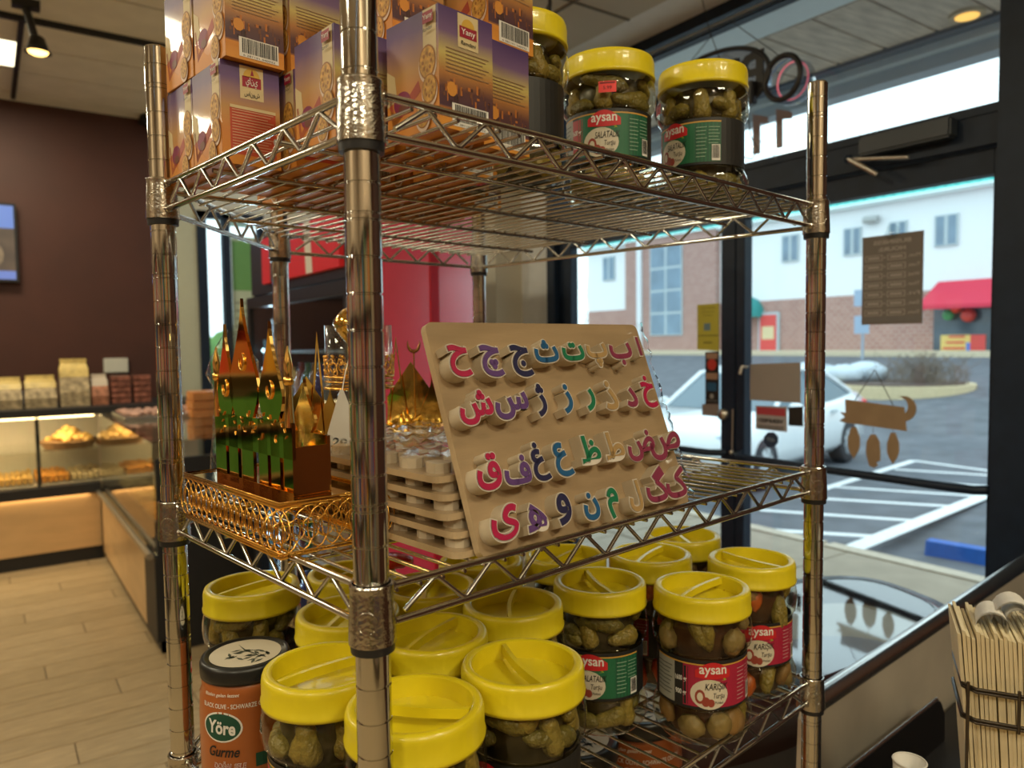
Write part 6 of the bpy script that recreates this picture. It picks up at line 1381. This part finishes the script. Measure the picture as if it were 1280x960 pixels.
q = MB(); ov = [(.0, oc[1] + ea * 1.02 * math.cos(a), oc[2] + eb * math.sin(a)) for a in [2 * PI * k / 64 for k in range(64)]]; q.tube(ov, .0085, blackp, 8, closed=True); q.build('oval_frame', so_)
q = MB(); q.prism([(a[1], a[2]) for a in ov], .012, .016, glassmat('sign panel', (.82, .84, .90), .1, 1.3), Myz); q.build('clear_panel', so_)
q = MB(); vs, fs = text('PEN', 1.0, .06, .03); hgt = 44 * kk / .72; cyy = loc2(905, 104)
q.add([(.0 - c_ * .05, cyy[1] + a_ * hgt * 1.05, cyy[2] + b_ * hgt) for a_, b_, c_ in vs], fs, blackp); o = q.build('letters', so_)
q = MB(); bx = loc2(938, 118); q.box(-.03, .0, bx[1] - .03, bx[1] + .03, bx[2] - .04, bx[2] + .035, blackp, bev=.004); q.build('driver_box', so_)
q = MB(); tp2 = [loc2(975, 68), loc2(920, 30)]
for a_, b_ in (((975, 70), (912, 25)), ((903, 82), (889, 43)), ((858, 84), (889, 46)), ((889, 46), (877, -6))): q.tube([loc2(*a_, -.002), loc2(*b_, -.002)], .0016, blackp, 6)
q.build('hanging_wire', so_)
q = MB(); pts = [loc2(936, 150), loc2(938, 170), loc2(948, 187), loc2(940, 199), loc2(928, 196)]; q.tube(pts, .002, blackp, 6); q.tube([loc2(938, 160), loc2(950, 176), loc2(962, 186), loc2(970, 198)], .0012, mat('grey cord', (.25, .27, .3), .6), 6); q.build('cord', so_)
# black cord end up by the ceiling, over the left jar
q = MB(); P = PD(686, 4, 2.2); q.tube([(0, 0, .06), (.004, .0, .0), (-.006, 0, -.03), (.01, 0, -.065)], [.003, .006, .012, .003], blackp, 8); tag(q.build('hanging_hook', None, P), 'small black hanging hook against the beige soffit above the left jar', 'hook')
# ---- made-up stocked shelving, added out of frame for the chrome and gold to mirror
def stock(x, y, rz, label, band=False):
    t = thing('stock_shelf', label, 'shelf', (x, y, 0), rz)
    q = MB()
    for z in (.12, .52, .92, 1.32, 1.72, 2.1): q.box(-1.0, 1.0, 0, .4, z - .02, z, mat('shelf board', (.30, .22, .14), .5))
    q.box(-1.0, 1.0, .38, .4, 0, 2.1, mat('shelf back', (.35, .3, .24), .6)); q.box(-1.02, -1.0, 0, .4, 0, 2.1, blackp); q.box(1.0, 1.02, 0, .4, 0, 2.1, blackp); q.build('frame', t)
    q = MB(); cs = [(.45, .05, .03), (.06, .22, .06), (.55, .35, .06), (.5, .45, .35), (.06, .12, .3), (.35, .12, .04)]
    for z in (.12, .52, .92, 1.32, 1.72):
        x_ = -.97
        while x_ < .9:
            w_ = random.uniform(.09, .2); h_ = random.uniform(.18, .33); k = random.randrange(6) if not band else (random.choice((0, 0, 2, 5)) if z > 1.0 else 1); q.box(x_, x_ + w_ - .01, .04, .34, z + .001, z + h_, mat('goods %d' % k, cs[k], .4)); x_ += w_
    o = q.build('goods', t); o['kind'] = 'stuff'
stock(-2.35, 4.7, 0, 'stocked shelf standing in the aisle left of the frame', True)  # goods red above, green below, arranged to colour the mosque's reflections
for i, y in enumerate((-1.6, 0.6, 2.8)): stock(-3.78, y, PI / 2, ['stocked shelf on the left wall nearest the shop front, out of frame', 'stocked shelf in the middle of the left wall, out of frame', 'stocked shelf far along the left wall, out of frame'][i])
for i, x in enumerate((-2.6, -.3)): stock(x, -2.78, PI, ['stocked shelf behind the camera at the left, out of frame', 'stocked shelf behind the camera at the right, out of frame'][i])
